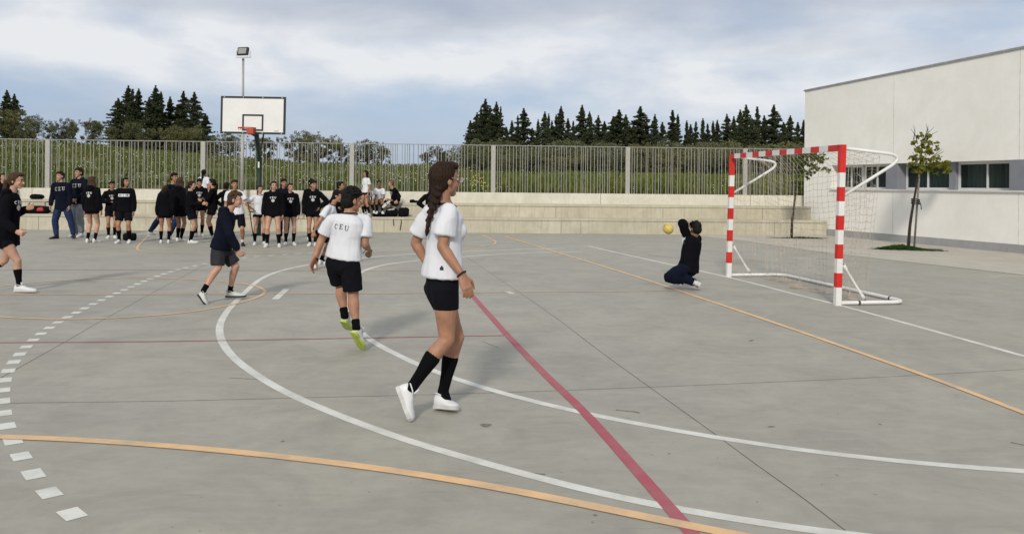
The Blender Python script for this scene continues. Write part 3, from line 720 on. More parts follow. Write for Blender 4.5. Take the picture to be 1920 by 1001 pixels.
# slack net heaped on the ground
for q in range(46):
    u = rn.random(); c = netp(u, 1); P = []
    for k in range(6): P.append(Vector((c.x+rn.uniform(-.14, .14), c.y+rn.uniform(-.16, .16), rn.uniform(.006, .035))))
    nn.tube(crom(P, .03), .0023, 3, cap=False)
nn.build('net', M_net, goal)

# ------------------------------------------------------------------ basketball hoop
M_bb = mat('backboard_white', (.70, .70, .69), .35, .03, 2, spec=.5); M_bk = mat('black_paint', (.012, .013, .014), .45, spec=.4)
M_dg = mat('dark_green_paint', (.006, .03, .022), .4, spec=.5); M_rim = mat('orange_red_rim', (.42, .075, .04), .5, .15, 20)
hp = G(485, 441.5); hoop = empty('basketball_hoop', hp, 'basketball hoop with white black-edged backboard on dark green pole', 'basketball hoop')
BBc = at(474.5, 216.5, 22.85); bw, bh = 1.80, 1.03
Mb_ = Matrix.Translation(BBc) @ Matrix.Rotation(R(-2), 4, 'Z') @ Matrix.Rotation(R(.6), 4, 'Y')
q = MB(); q.box((-bw/2+.05, -.008, -bh/2+.05), (bw/2-.05, .02, bh/2-.05), Mb_); board = q.build('backboard', M_bb, hoop)
q = MB()
for (x0, x1, z0, z1) in ((-bw/2, bw/2, bh/2-.055, bh/2), (-bw/2, bw/2, -bh/2, -bh/2+.055), (-bw/2, -bw/2+.055, -bh/2+.055, bh/2-.055), (bw/2-.055, bw/2, -bh/2+.055, bh/2-.055)): q.box((x0, -.012, z0), (x1, .03, z1), Mb_)
q.build('backboard_frame', M_bk, board)
q = MB(); sx, z0, z1 = .295, -bh/2+.085, -bh/2+.54; t = .048
for (a0, a1, b0, b1) in ((-sx, sx, z1-t, z1), (-sx, sx, z0, z0+t), (-sx, -sx+t, z0+t, z1-t), (sx-t, sx, z0+t, z1-t)): q.box((a0-.0, -.0115, b0), (a1, -.0085, b1), Mb_)
q.build('target_square', M_bk, board)
q = MB(); q.box((.60, -.0105, -.435), (.72, -.0086, -.425), Mb_); q.box((.60, -.0105, -.42), (.72, -.0086, -.412), Mb_)
q.build('small_print', mat('grey_print', (.3, .3, .3)), board)
q = MB()
for x in (-.8, -.27, .27, .8):
    for z in (-bh/2+.027, bh/2-.027): q.ball(Mb_ @ Vector((x, -.016, z)), .016, nu=8, nv=4)
q.build('bolt', M_al, board)
rc = Mb_ @ Vector((-.03, -.36, -bh/2+.145))
q = MB(); P = [rc+Vector((math.cos(a)*.23, math.sin(a)*.23, 0)) for a in np.linspace(0, 2*math.pi, 33)]
q.tube(P, .012, 8, cap=False)
rim = q.build('rim', M_rim, hoop, smooth=True)
q = MB(); z = -bh/2+.08
q.box((-.12, -.16, z-.085), (.07, -.012, z+.065), Mb_); q.box((-.13, -.02, z-.1), (.08, -.0125, z+.07), Mb_); q.build('rim_bracket', M_rim, rim, bevel=.01)
q = MB()
for k in range(12):
    a = k*math.pi/6; p = rc+Vector((math.cos(a)*.235, math.sin(a)*.235, -.02)); q.tube([p+Vector((0, 0, .015)), p+Vector((0, 0, -.03)), p+Vector((math.cos(a)*-.03, math.sin(a)*-.03, -.035))], .005, 4)
q.build('net_hook', M_rim, rim)
top = Vector((hp.x, hp.y, 2.12)); att = Mb_ @ Vector((.06, .12, -bh/2+.02))
q = MB(); q.tube(crom([hp+Vector((0, 0, .01)), Vector((hp.x, hp.y, 1.2)), top, att.lerp(top, .45)+Vector((0, 0, .02)), att], .1), .066, 14); q.build('pole', M_dg, hoop, smooth=True)
q = MB(); q.tube([Vector((hp.x+.03, hp.y, 2.35)), Mb_ @ Vector((.30, .05, -bh/2+.1))], .022, 8); q.tube([att+Vector((0, .1, -.1)), Mb_ @ Vector((-.35, .05, -bh/2+.15))], .022, 8); q.build('strut', M_dg, hoop, smooth=True)
q = MB(); q.box((hp.x-.17, hp.y-.17, .005), (hp.x+.17, hp.y+.17, .025)); q.build('base_plate', M_dg, hoop)
q = MB(); q.box((hp.x-.022, hp.y-.069, 1.93), (hp.x+.022, hp.y-.064, 2.10)); q.build('sticker', M_gw, hoop)

# ------------------------------------------------------------------ floodlight
lp = at(453.5, 346, 27.05); lt = at(457.2, 109, 27.05); fl_ = empty('floodlight_pole', (lp.x, lp.y, 1.0), 'tall grey floodlight pole behind the basketball board', 'floodlight')
q = MB(); q.tube([Vector((lp.x, lp.y, 1.0)), Vector((lp.x+.01, lp.y, 3.4))], .055, 12); q.tube([Vector((lp.x+.01, lp.y, 3.4)), Vector((lt.x-.02, lt.y, lt.z-.02))], .036, 12); q.build('pole', M_steel, fl_, smooth=True)
c = at(456, 97, 26.9)
Ml = Matrix.Translation(c) @ Matrix.Rotation(R(-18), 4, 'Z') @ Matrix.Rotation(R(-12), 4, 'X')
q = MB(); q.box((-.19, -.05, -.13), (.19, .03, .13), Ml)
for k in range(7): q.box((-.16+k*.053-.006, .03, -.11), (-.16+k*.053+.006, .075, .11), Ml)
hs = q.build('lamp_housing', M_bk, fl_, bevel=.012)
q = MB(); q.box((-.15, -.058, -.095), (.15, -.0505, .095), Ml); q.build('lamp_glass', mat('lamp_lens', (.30, .31, .28), .3, .2, 60), hs)
q = MB(); p0 = Vector((lt.x, lt.y, lt.z)); q.box((c.x-.23, c.y-.03, p0.z-.01), (c.x+.23, c.y+.05, p0.z+.02)); q.box((c.x-.225, c.y-.02, p0.z), (c.x-.205, c.y+.03, c.z+.02)); q.box((c.x+.205, c.y-.02, p0.z), (c.x+.225, c.y+.03, c.z+.02)); q.build('bracket', M_al, fl_)

# ------------------------------------------------------------------ young trees by the building
M_yb = mat('young_bark', (.035, .028, .022), .9, .3, 30, bump=.4, bscale=60); M_stake = mat('stake_wood', (.22, .20, .17), .9, .2, 8, stretch=(6, 6, 1))
M_lf = leafmat('young_leaf', (.10, .125, .018), (.20, .185, .025), 4, trans=.3); M_tie = mat('rubber_tie', (.02, .02, .02), .8)
def young_tree(px, py, tops, leaves, lab, twigs, stake, seed, mleaf):
    p = G(px, py); rg = random.Random(seed); Y = p.y
    e = empty('young_tree', p, lab, 'tree')
    tr = MB(); P = [p-Vector((0, 0, .05))]+[at(a, b_, Y) for a, b_ in tops]
    n = len(P); tr.tube(crom(P, .12), [.045*(1-.72*i/(len(crom(P, .12))-1)) for i in range(len(crom(P, .12)))], 8); to = tr.build('trunk', M_yb, e, smooth=True)
    br = MB(); tips = []
    for (x0, y0, x1, y1) in twigs:
        a = at(x0, y0, Y); b2 = at(x1, y1, Y+rg.uniform(-.35, .35)); br.tube([a, a.lerp(b2, .5)+Vector((rg.uniform(-.05, .05), rg.uniform(-.05, .05), rg.uniform(-.02, .06))), b2], [.014, .009, .003], 5); tips.append((a, b2))
    br.build('branches', M_yb, e)
    cents = []; rads = []
    for (x, y, r) in leaves:
        for k in range(3): q = at(x, y, Y+rg.uniform(-.3, .3)); cents.append((q.x-p.x, q.y-p.y, q.z-p.z)); rads.append(r/72)
    V, Fq = leaf_cloud(np.array(cents), np.array(rads), (0, 0, 0), len(leaves)*11, .044, .66, seed)
    cr = np_mesh('crown', V, Fq, mleaf, e)
    if stake:
        s = MB(); s.tube([p+(G(*stake[0])-p)-Vector((0, 0, .03)), at(stake[1][0], stake[1][1], Y-.05)], .026, 8); s.build('stake', M_stake, e, smooth=True)
        c = at(stake[2][0], stake[2][1], Y-.03); t = MB()
        for dz in (-.05, 0, .05): t.tube([c+Vector((math.cos(a)*.10, math.sin(a)*.09, dz+.02*math.sin(a))) for a in np.linspace(0, 2*math.pi, 17)], .012, 6, cap=False)
        t.tube([c+Vector((.06, -.08, .02)), c+Vector((.10, -.09, -.1)), c+Vector((.11, -.08, -.2))], .011, 6); t.build('tie', M_tie, e)
    return e
rl = random.Random(9)
lv = []
for (x, y, w, h, n) in ((1722,258,8,5,2),(1737,259,8,4,3),(1722,272,14,8,8),(1743,274,14,8,8),(1716,287,10,6,5),(1735,286,14,7,6),(1752,280,8,5,3),(1714,304,12,7,7),(1728,303,16,9,12),(1745,307,18,10,16),(1762,312,18,8,15),(1775,316,8,6,5),(1730,318,16,7,10),(1712,323,8,3,2),(1758,327,3,2,1)):
    for k in range(n): lv.append((x+rl.uniform(-w, w), y+rl.uniform(-h, h), rl.uniform(3, 6)))
young_tree(1703, 466, [(1706, 425), (1712, 385), (1719, 345), (1725, 310), (1729, 275), (1731, 256)], lv, 'leaning young tree with yellow-green leaves and a stake in front of the building windows',
  [(1724,320,1765,300),(1724,325,1778,314),(1726,312,1742,285),(1727,300,1711,285),(1728,290,1713,262),(1713,262,1713,234),(1729,280,1735,258),(1733,262,1737,233),(1738,262,1740,236),(1733,265,1752,238),(1735,270,1759,246),(1742,300,1768,280),(1750,295,1770,284),(1720,270,1708,242),(1722,320,1708,306),(1724,318,1708,322)], ((1714,464), (1724,322), (1716.5,378)), 21, M_lf)
lv = []
for (x, y, w, h, n) in ((1500,285,10,5,6),(1517,290,14,7,14),(1534,294,12,6,8),(1528,305,10,7,8),(1545,300,8,5,4),(1550,318,8,4,4),(1507,303,10,8,10),(1518,316,10,7,9),(1512,330,9,6,7),(1503,318,7,7,5),(1493,300,6,8,5),(1531,318,6,4,3)):
    for k in range(n): lv.append((x+rl.uniform(-w, w), y+rl.uniform(-h, h), rl.uniform(3, 6)))
M_lf2 = leafmat('young_leaf_green', (.06, .10, .018), (.11, .14, .025), 4, trans=.3)
young_tree(1484, 447, [(1485, 420), (1489, 385), (1494, 340), (1498, 310), (1503, 285)], lv, 'young green-leaved tree seen through the goal net before the steps', [(1495,335,1520,315),(1496,330,1510,296),(1498,320,1535,292),(1500,305,1548,300),(1498,330,1551,319),(1503,288,1508,272),(1500,300,1490,282)], None, 22, M_lf2)
# weeds in the tree pits
def weed_patch(c, rx, ry, n, h, name, lab, seed, m):
    rg = np.random.default_rng(seed); V = []; Fq = []
    for i in range(n):
        a = rg.uniform(0, 6.28); r = rg.random()**.5; x = c.x+math.cos(a)*r*rx; y = c.y+math.sin(a)*r*ry
        hh = h*(1.1-r*.9)*rg.uniform(.3, 1); w = rg.uniform(.015, .035); th = rg.uniform(0, 3.14); dx, dy = math.cos(th)*w, math.sin(th)*w; lx, ly = rg.normal(0, .03, 2); k = len(V)
        V += [(x-dx*.4, y-dy*.4, .004), (x+dx*.4, y+dy*.4, .004), (x+dx+lx, y+dy+ly, hh), (x-dx+lx, y-dy+ly, hh*.85)]; Fq.append((k, k+1, k+2, k+3))
    tag(np_mesh(name, V, Fq, m), lab, 'weeds', kind='stuff')
M_wd = leafmat('weed_dark', (.022, .06, .012), (.05, .09, .02), 3)
M_soil = mat('tree_pit_soil', (.10, .075, .045), .95, .3, 5)
for (px, py, rx, ry, rr2) in ((1700, 467.5, .92, .34, 0), (1490, 446.5, .85, .25, 0)):
    c = G(px, py); s = MB(); s.add([(c.x+math.cos(a)*rx*(1+.08*math.sin(a*5)), c.y+math.sin(a)*ry, .0085) for a in np.linspace(0, 2*math.pi, 40)[:-1]], [tuple(range(39))])
    tag(s.build('tree_pit_soil', M_soil), kind='structure')
c = G(1688, 468); weed_patch(c, .62, .27, 2200, .15, 'ground_weeds', 'low dark green weeds growing round the leaning young tree', 31, M_wd)
c = G(1742, 470.5); weed_patch(c, .5, .16, 260, .05, 'ground_weeds', 'sparse weeds at the right edge of the tree pit by the building', 34, M_wd)
c = G(1505, 447); weed_patch(c, .75, .25, 500, .07, 'ground_weeds', 'short weeds in the tree pit behind the goal net', 32, M_wd)
c = G(1387, 439.5); weed_patch(c, .2, .1, 260, .12, 'weed_tuft', 'small weed tuft at the foot of the steps left of the net', 33, M_wd)

# ------------------------------------------------------------------ people
M_skin = mat('skin_tan', (.35, .180, .110), .55, .14, 9, sss=.12, spec=.35); M_skin2 = mat('skin_light', (.46, .265, .185), .55, .12, 9, sss=.12, spec=.35)
M_skin3 = mat('skin_brown', (.20, .10, .06), .5, .1, 9, sss=.1, spec=.35)
def hairmat(n, a, b):
    return mat(n, a, .68, scale=60, col2=b, bump=.9, bscale=85, stretch=(1, 1, .22), spec=.14)
H_dark = hairmat('hair_black', (.0045, .0038, .0035), (.011, .009, .008)); H_br = hairmat('hair_dark_brown', (.013, .0068, .0045), (.032, .016, .010)); H_md = hairmat('hair_brown', (.035, .019, .011), (.07, .04, .024))
C_white = mat('white_cotton', (.60, .615, .66), .9, .03, 3, bump=.55, bscale=10, stretch=(1, 1, .55), sheen=.05); C_black = mat('black_fleece', (.0045, .0048, .007), 1, .15, 5, bump=.25, bscale=90, spec=.08)
C_navy = mat('navy_fleece', (.006, .008, .016), 1, .15, 5, bump=.25, bscale=90, spec=.08); C_short = mat('black_sports_cloth', (.0045, .005, .008), .9, .15, 5, bump=.1, bscale=90, spec=.12)
C_char = mat('charcoal_cloth', (.020, .020, .026), .85, .15, 5, bump=.1, bscale=90); C_blue = mat('navy_trousers', (.008, .022, .075), .8, .15, 4, bump=.1, bscale=60); C_dnavy = mat('dark_navy_trousers', (.004, .0065, .017), .95, .15, 4, spec=.1)
C_grey = mat('grey_sweatpants', (.24, .25, .27), .9, .12, 6, bump=.15, bscale=60); C_sock = mat('black_sock', (.004, .004, .005), 1, .1, 20, bump=.2, bscale=120, spec=.08); C_wsock = mat('white_sock', (.70, .70, .70), .95, .03)
C_shoe = mat('white_leather', (.62, .63, .64), .45, .05, 12, spec=.4); C_lace = mat('grey_lace', (.36, .37, .38), .8); C_sole = mat('white_sole', (.50, .50, .48), .6, .08, 12); C_bshoe = mat('black_shoe', (.012, .012, .013), .6); C_green = mat('yellow_green_sole', (.42, .50, .10), .6, .15, 12); C_bsole = mat('black_sole', (.012, .014, .02), .6)
C_gshoe = mat('pale_grey_shoe', (.50, .51, .48), .6, .08, 12); C_print = mat('print_white', (.62, .63, .64), .7, .02); C_ink = mat('print_ink', (.02, .022, .035), .7); C_trim = mat('black_trim', (.01, .01, .014), .8)
M_eye = mat('eye_white', (.55, .53, .50), .3, .02); M_iris = mat('iris_dark', (.02, .012, .008), .25); M_brow = mat('brow_hair', (.02, .012, .008), .9); M_lip = mat('lip', (.36, .13, .11), .5)
UP = Vector((0, 0, 1))
PEND = []                                   # meshes waiting for voxel remesh
PRINTS = []
def solid(mb, name, m, parent, voxel, smooth=4, wr=0.0, wf=9.0, wst=(1, 1, .45)):
    o = mb.build(name, m, parent, smooth=True)
    r = o.modifiers.new('r', 'REMESH'); r.mode = 'VOXEL'; r.voxel_size = voxel; r.use_smooth_shade = True
    s = o.modifiers.new('s', 'SMOOTH'); s.factor = .5; s.iterations = smooth
    PEND.append((o, wr, wf, wst)); return o
def finish_people():
    dg = bpy.context.evaluated_depsgraph_get(); dg.update()
    for o, wr, wf, wst in PEND:
        me = bpy.data.meshes.new_from_object(o.evaluated_get(dg), depsgraph=dg)
        o.modifiers.clear(); old = o.data; nm = old.name; o.data = me; bpy.data.meshes.remove(old); me.name = nm
        n = len(me.vertices)
        if wr:
            co = np.empty(n*3, np.float32); me.vertices.foreach_get('co', co); co = co.reshape(-1, 3)
            no = np.empty(n*3, np.float32); me.vertices.foreach_get('normal', no); no = no.reshape(-1, 3)
            d = np.empty(n, np.float32); sx, sy, sz = (wf*q for q in wst)
            for i in range(n):
                x, y, z = co[i]; a = noise.noise(Vector((x*sx, y*sy, z*sz))); b2 = noise.noise(Vector((x*sx*2.3+5, y*sy*2.3, z*sz*2.3+z*x*3)))
                d[i] = (1-abs(a)*2.2)*.6+b2*.55
            co += no*(d*wr)[:, None]; me.vertices.foreach_set('co', co.ravel()); me.update()
        me.polygons.foreach_set('use_smooth', [True]*len(me.polygons))
def ik(a, b, l1, l2, pole):
    d = b-a; L_ = d.length
    if L_ > (l1+l2)*.999: b = a+d*((l1+l2)*.999/L_); d = b-a; L_ = d.length
    x = (l1*l1-l2*l2+L_*L_)/(2*L_); h = math.sqrt(max(l1*l1-x*x, 0)); t = d.normalized(); p = Vector(pole)-t*Vector(pole).dot(t)
    p = p.normalized() if p.length > 1e-5 else t.orthogonal().normalized()
    return a+t*x+p*h, b
# ---- lettering: strokes as small quads in a unit box
def glyph(ch, bold=.2, serif=True):
    q = []
    def rect(x0, y0, x1, y1, n=3):
        for i in range(n):
            if abs(y1-y0) >= abs(x1-x0): q.append([(x0, y0+(y1-y0)*i/n), (x1, y0+(y1-y0)*i/n), (x1, y0+(y1-y0)*(i+1)/n), (x0, y0+(y1-y0)*(i+1)/n)])
            else: q.append([(x0+(x1-x0)*i/n, y0), (x0+(x1-x0)*(i+1)/n, y0), (x0+(x1-x0)*(i+1)/n, y1), (x0+(x1-x0)*i/n, y1)])
    t = bold; th = t*.5 if serif else t
    if ch == 'C':
        n = 16
        for i in range(n):
            a0, a1 = [R(48+264*(i+k)/n) for k in (0, 1)]
            def w(a): return th+(t-th)*max(0, -math.cos(a))**1.0
            q.append([(.5+.5*math.cos(a0), .5+.5*math.sin(a0)), (.5+.5*math.cos(a1), .5+.5*math.sin(a1)), (.5+(.5-w(a1))*math.cos(a1), .5+(.5-w(a1))*math.sin(a1)), (.5+(.5-w(a0))*math.cos(a0), .5+(.5-w(a0))*math.sin(a0))])
        if serif: rect(.80, .62, .88, .98)
    if ch == 'E':
        rect(.12, 0, .12+t, 1); rect(.12+t, 1-th, .85, 1); rect(.12+t, 0, .88, th); rect(.12+t, .5-th/2, .66, .5+th/2)
        if serif: rect(0, 1-th*.8, .12, 1, 1); rect(0, 0, .12, th*.8, 1); rect(.79, .72, .87, 1-th, 1); rect(.83, th, .91, .3, 1)
    if ch == 'U':
        rect(.1, .36, .1+t, 1); rect(.9-th, .36, .9, 1); n = 9
        for i in range(n):
            a0, a1 = [R(180+180*(i+k)/n) for k in (0, 1)]
            f = lambda a, r, ry: (.5+r*math.cos(a), .36+ry*math.sin(a))
            q.append([f(a0, .4, .36), f(a1, .4, .36), f(a1, .4-(t+th)/2, .36-th), f(a0, .4-(t+th)/2, .36-th)])
        if serif: rect(0, 1-th*.8, .1, 1, 1); rect(.1+t, 1-th*.8, .2+t, 1, 1); rect(.66, 1-th*.8, .9-th, 1, 1); rect(.9, 1-th*.8, 1, 1, 1)
    return q
def emblem():
    q = []
    for k in range(4):                       # flared cross arms
        a = k*math.pi/2; c, s_ = math.cos(a), math.sin(a)
        pts = [(.06, -.05), (.46, -.30), (.46, .30), (.06, .05)]
        q.append([(.5+x*c-y*s_, .5+x*s_+y*c) for x, y in pts])
    n = 20
    for i in range(n):
        a0, a1 = i*2*math.pi/n, (i+1)*2*math.pi/n
        q.append([(.5+.60*math.cos(a0), .5+.60*math.sin(a0)), (.5+.60*math.cos(a1), .5+.60*math.sin(a1)), (.5+.54*math.cos(a1), .5+.54*math.sin(a1)), (.5+.54*math.cos(a0), .5+.54*math.sin(a0))])
    return q
def word(txt, w, h, bold=.2, serif=True, gap=.25, arc=0.0):
    n = len(txt); cw = w/(n+gap*(n-1)); out = []
    for i, ch in enumerate(txt):
        x0 = -w/2+i*cw*(1+gap); xm = (x0+cw/2)/(w/2)
        for qd in glyph(ch, bold, serif): out.append([(x0+x*cw, -h/2+y*h-arc*xm*xm) for x, y in qd])
    return out
def add_print(quads, name, m, garment, centre, fdir, udir, off=.003):
    PRINTS.append((quads, name, m, garment, Vector(centre), Vector(fdir).normalized(), Vector(udir).normalized(), off))
def finish_prints():
    bv = {}
    for quads, name, m, g, c, f, u, off in PRINTS:
        mw = Matrix.Translation(g.location+(g.parent.location if g.parent else Vector()))
        if g.name not in bv:
            me = g.data; bv[g.name] = BVHTree.FromPolygons([mw @ v.co for v in me.vertices], [tuple(p.vertices) for p in me.polygons])
        tr = bv[g.name]; r = u.cross(f).normalized(); up_ = f.cross(r).normalized()*1.0
        mb = MB()
        for k, qd in enumerate(quads):
            vs = []
            for x, y in qd:
                o = c + r*x + up_*y + f*.5; hit = tr.ray_cast(o, -f, 1.2)
                p = hit[0] if hit[0] is not None else o-f*.5
                vs.append(p+f*(off+.00012*(k % 7)))
            mb.add(vs, [(0, 1, 2, 3)])
        mb.build(name, m, g)
LEGR = [(0, .052, .052, 0), (.1, .050, .051, -.002), (.28, .054, .056, -.010), (.45, .048, .050, -.008), (.7, .036, .037, -.003), (.92, .031, .032, 0), (1, .032, .034, 0)]
def hand(mb, w, d, pn_, tdir, s, curl=.5, spread=.1):
    """w wrist, d hand direction, pn_ palm normal (towards the palm side), tdir thumb side"""
    d = d.normalized(); t = (tdir-d*tdir.dot(d)).normalized(); n = d.cross(t).normalized()
    if n.dot(pn_) < 0: n = -n
    P = w+d*.088*s
    mb.limb(w-d*.01, P, [(0, .017*s, .027*s), (.5, .016*s, .038*s), (1, .013*s, .040*s)], n)
    for k, (o, L_) in enumerate(((.029, .070), (.010, .079), (-.010, .073), (-.029, .058))):
        b = P+t*o*s-d*.006; cu = curl*(1+.12*k); a = 0; p = b; dd = (d+t*spread*(o*12)).normalized()
        for sg, f in ((.45, .7), (.31, 1.0), (.24, .8)):
            a += cu*f; v = dd*math.cos(a)+n*math.sin(a); q = p+v*L_*sg*s
            r0 = (.0090-.001*(sg < .4))*s; mb.limb(p, q, [(0, r0, r0), (1, r0*.88, r0*.88)], t, n=8); p = q
    b = w+d*.028*s+t*.026*s; p1 = b+(d*.7+t*.75+n*.35).normalized()*.036*s; p2 = p1+(d*.92+t*.22+n*.45).normalized()*.032*s; p3 = p2+(d*.98+n*.35).normalized()*.024*s
    for a_, b_, r0 in ((w+d*.018*s+t*.012*s, p1, .0145), (p1, p2, .0105), (p2, p3, .0088)): mb.limb(a_, b_, [(0, r0*s, r0*s), (1, r0*.85*s, r0*.85*s)], n, n=8)
def person(label, foot, top, yaw=0, hyaw=None, hpitch=0, hroll=0, J=None, Z=None, s=None, skin=None, hair='short', hairm=None, upper='tee', upm=None, lower='short', lowm=None, lowfrac=.35,
           sock='high', sockm=None, shoe=None, sole=None, arms=('hang', 'hang'), stance=.10, toes=(10, -12), legs=None, lean=0, side=0, fine=False, group=None, prints=(), bulk=1.0, curl=(.45, .45), twist=0, sit=False, ground=0, hemf=None, bust=False, collar=True, floor=None):
    base = G(*foot) if Z is None else at(foot[0], foot[1], Z); Zb = base.y
    ht = at(top[0], top[1], Zb).z-base.z if s is None else s*1.7
    S = s or ht/1.72; h = S*1.7
    skin = skin or M_skin; hairm = hairm or H_br; upm = upm or (C_white if upper == 'tee' else C_black); lowm = lowm or C_short; sockm = sockm or C_sock; shoe = shoe or C_shoe; sole = sole or C_sole
    ya = R(yaw); f = Vector((math.sin(ya), -math.cos(ya), 0)); l = Vector((math.cos(ya), math.sin(ya), 0))
    yt = R(yaw+twist); fc = Vector((math.sin(yt), -math.cos(yt), 0)); lc = Vector((math.cos(yt), math.sin(yt), 0))
    root = empty('person', base, label, 'person', group)
    vox = .0055 if fine else .0095
    J = dict(J or {}); P = {}
    for k, v in J.items(): P[k] = at(v[0], v[1], Zb+(v[2] if len(v) > 2 else 0))
    hip = P.get('hip', base+UP*(.525*h)); neck = P.get('neck', hip+(UP*math.cos(R(lean))+fc*math.sin(R(lean))+lc*math.sin(R(side))).normalized()*(.305*h))
    sp = (neck-hip).normalized(); hy = R(hyaw if hyaw is not None else yaw+twist)
    hf = Vector((math.sin(hy)*math.cos(R(hpitch)), -math.cos(hy)*math.cos(R(hpitch)), -math.sin(R(hpitch)))); hl = Vector((math.cos(hy), math.sin(hy), 0)); hl = (hl+UP*math.sin(R(hroll))).normalized(); hu = hf.cross(hl); hu = hu if hu.z > 0 else -hu
    head = P.get('head', neck+sp*.02*h+UP*.070*h+hf*.012*h)
    SH = {}; HP = {}
    for sd, sg in (('L', 1), ('R', -1)):
        SH[sd] = P.get(sd+'S', neck-sp*.036*h+lc*sg*.096*h*bulk); HP[sd] = hip-UP*.006*h+l*sg*.049*h*bulk
    KN = {}; AN = {}; TOE = {}; HEEL = {}
    for i, (sd, sg) in enumerate((('L', 1), ('R', -1))):
        if sd+'A' in P: an = P[sd+'A']
        else:
            fo_ = (legs[i] if legs else (sg*stance*.5*h*.9, 0)); an = base+l*fo_[0]+f*fo_[1]+UP*(.048*h+(fo_[2] if len(fo_) > 2 else 0))
        kn = P.get(sd+'K')
        if kn is None: kn, an2 = ik(HP[sd], an, .250*h, .238*h, f+l*sg*.15); an = an2 if sd+'A' not in P else an
        KN[sd] = kn; AN[sd] = an
        if sd+'T' in P and sd+'H' in P: HEEL[sd] = P[sd+'H']; TOE[sd] = P[sd+'T']
        else:
            ta = R(yaw+toes[i]*-sg*-1 if False else yaw+sg*abs(toes[i]) if toes[i] >= 0 else yaw+sg*abs(toes[i])); tf = Vector((math.sin(ta), -math.cos(ta), 0))
            HEEL[sd] = an-tf*.032*h-UP*.046*h; TOE[sd] = an+tf*.118*h-UP*.046*h
    EL = {}; WR = {}; HD = {}
    for i, (sd, sg) in enumerate((('L', 1), ('R', -1))):
        kind = arms[i]; a = SH[sd]; ua, fa = .170*h, .150*h; pole = -fc*.6+lc*sg*.5-UP*.3; hd = None
        if kind == 'hang': w = a-UP*(.312*h)+lc*sg*.035*h+fc*.03*h; pole = -fc+lc*sg*.3
        elif kind == 'hip': w = hip+lc*sg*.095*h*bulk+UP*.055*h+fc*.01*h; pole = lc*sg-fc*.2; hd = -lc*sg*.3-UP*.6+fc*.5
        elif kind == 'front': w = hip+fc*.085*h+lc*sg*.03*h+UP*.02*h; hd = -lc*sg*.7-UP*.5; pole = lc*sg-fc*.3
        elif kind == 'belly': w = hip+fc*.10*h+lc*sg*.02*h+UP*.11*h; hd = -lc*sg*.8+fc*.1; pole = lc*sg-UP*.5
        elif kind == 'fwd': w = a+fc*.18*h-UP*.17*h-lc*sg*.03*h; hd = fc+UP*.2; pole = -UP-fc*.3+lc*sg*.3
        elif kind == 'back': w = hip-fc*.07*h+lc*sg*.05*h+UP*.06*h; hd = -lc*sg-UP*.3; pole = lc*sg-fc*.5
        elif kind == 'swingf': w = a-UP*.26*h+fc*.14*h; pole = -fc
        elif kind == 'swingb': w = a-UP*.27*h-fc*.13*h+lc*sg*.03*h; pole = -fc
        else: w = a+Vector(kind)*h
        if sd+'W' in P: w = P[sd+'W']
        el = P.get(sd+'E')
        if el is None: el, w = ik(a, w, ua, fa, pole)
        EL[sd] = el; WR[sd] = w
        HD[sd] = (P[sd+'D']-w).normalized() if sd+'D' in P else (hd.normalized() if hd is not None else ((w-el).normalized()*.8-UP*.15).normalized())
    # ---------------- body: one continuous surface
    B = MB(); q = S*bulk
    B.limb(hip-sp*.035*h, neck, [(0, .090*q, .142*q), (.10, .098*q, .150*q), (.24, .092*q, .140*q), (.42, .080*q, .116*q), (.62, .092*q, .135*q), (.80, .092*q, .138*q), (.92, .066*q, .108*q), (1, .046*q, .056*q)], f, 18, fc)
    B.limb(neck-sp*.06*h, head-hu*.03*h-hf*.012*h, [(0, .055*S, .060*S), (.5, .050*S, .050*S), (1, .048*S, .047*S)], fc)
    for sd, sg in (('L', 1), ('R', -1)):
        a = SH[sd]; B.limb(neck-sp*.035*h, a, [(0, .045*q, .05*q), (1, .050*q, .052*q)], fc)
        B.limb(a, EL[sd], [(0, .050*q, .050*q), (.3, .045*q, .046*q), (.75, .037*q, .038*q), (1, .035*q, .036*q)], fc)
        B.limb(EL[sd], WR[sd], [(0, .036*q, .037*q), (.25, .037*q, .039*q), (.65, .029*q, .031*q), (1, .021*S, .026*S)], fc)
        pal = (-lc*sg) if abs(HD[sd].dot(lc)) < .7 else -fc
        th_ = fc if abs(HD[sd].dot(fc)) < .8 else UP
        hand(B, WR[sd]+(WR[sd]-EL[sd]).normalized()*.004, HD[sd], pal, th_, S*1.02, curl[i if False else (0 if sd == 'L' else 1)])
        B.limb(HP[sd], KN[sd], [(0, .084*q, .074*q, -.010*q), (.15, .088*q, .080*q, -.008*q), (.45, .078*q, .072*q), (.75, .062*q, .058*q), (.92, .055*q, .052*q, .003), (1, .053*q, .051*q, .004)], f)
        B.limb(KN[sd], AN[sd], [(t, a_*q, b_*q, c_*q) for t, a_, b_, c_ in LEGR], f if abs((AN[sd]-KN[sd]).normalized().dot(f)) < .8 else UP)
        ax = (TOE[sd]-HEEL[sd]).normalized(); B.limb(AN[sd]-ax*.004*S, HEEL[sd].lerp(TOE[sd], .62)+(AN[sd]-HEEL[sd].lerp(TOE[sd], .2))*.26, [(0, .028*S, .026*S), (1, .014*S, .024*S)], UP)
    fr = (hf, hl, hu)
    B.ball(head+hu*.026*S-hf*.010*S, (.092*S, .074*S, .084*S), fr, 20, 14); B.ball(head+hf*.020*S-hu*.030*S, (.066*S, .058*S, .078*S), fr, 18, 12)
    B.ball(head+hf*.058*S-hu*.088*S, (.026*S, .030*S, .022*S), fr)
    B.limb(head+hf*.082*S+hu*.012*S, head+hf*.108*S-hu*.026*S, [(0, .008*S, .008*S), (.8, .010*S, .012*S), (1, .011*S, .016*S)], hl, 10)
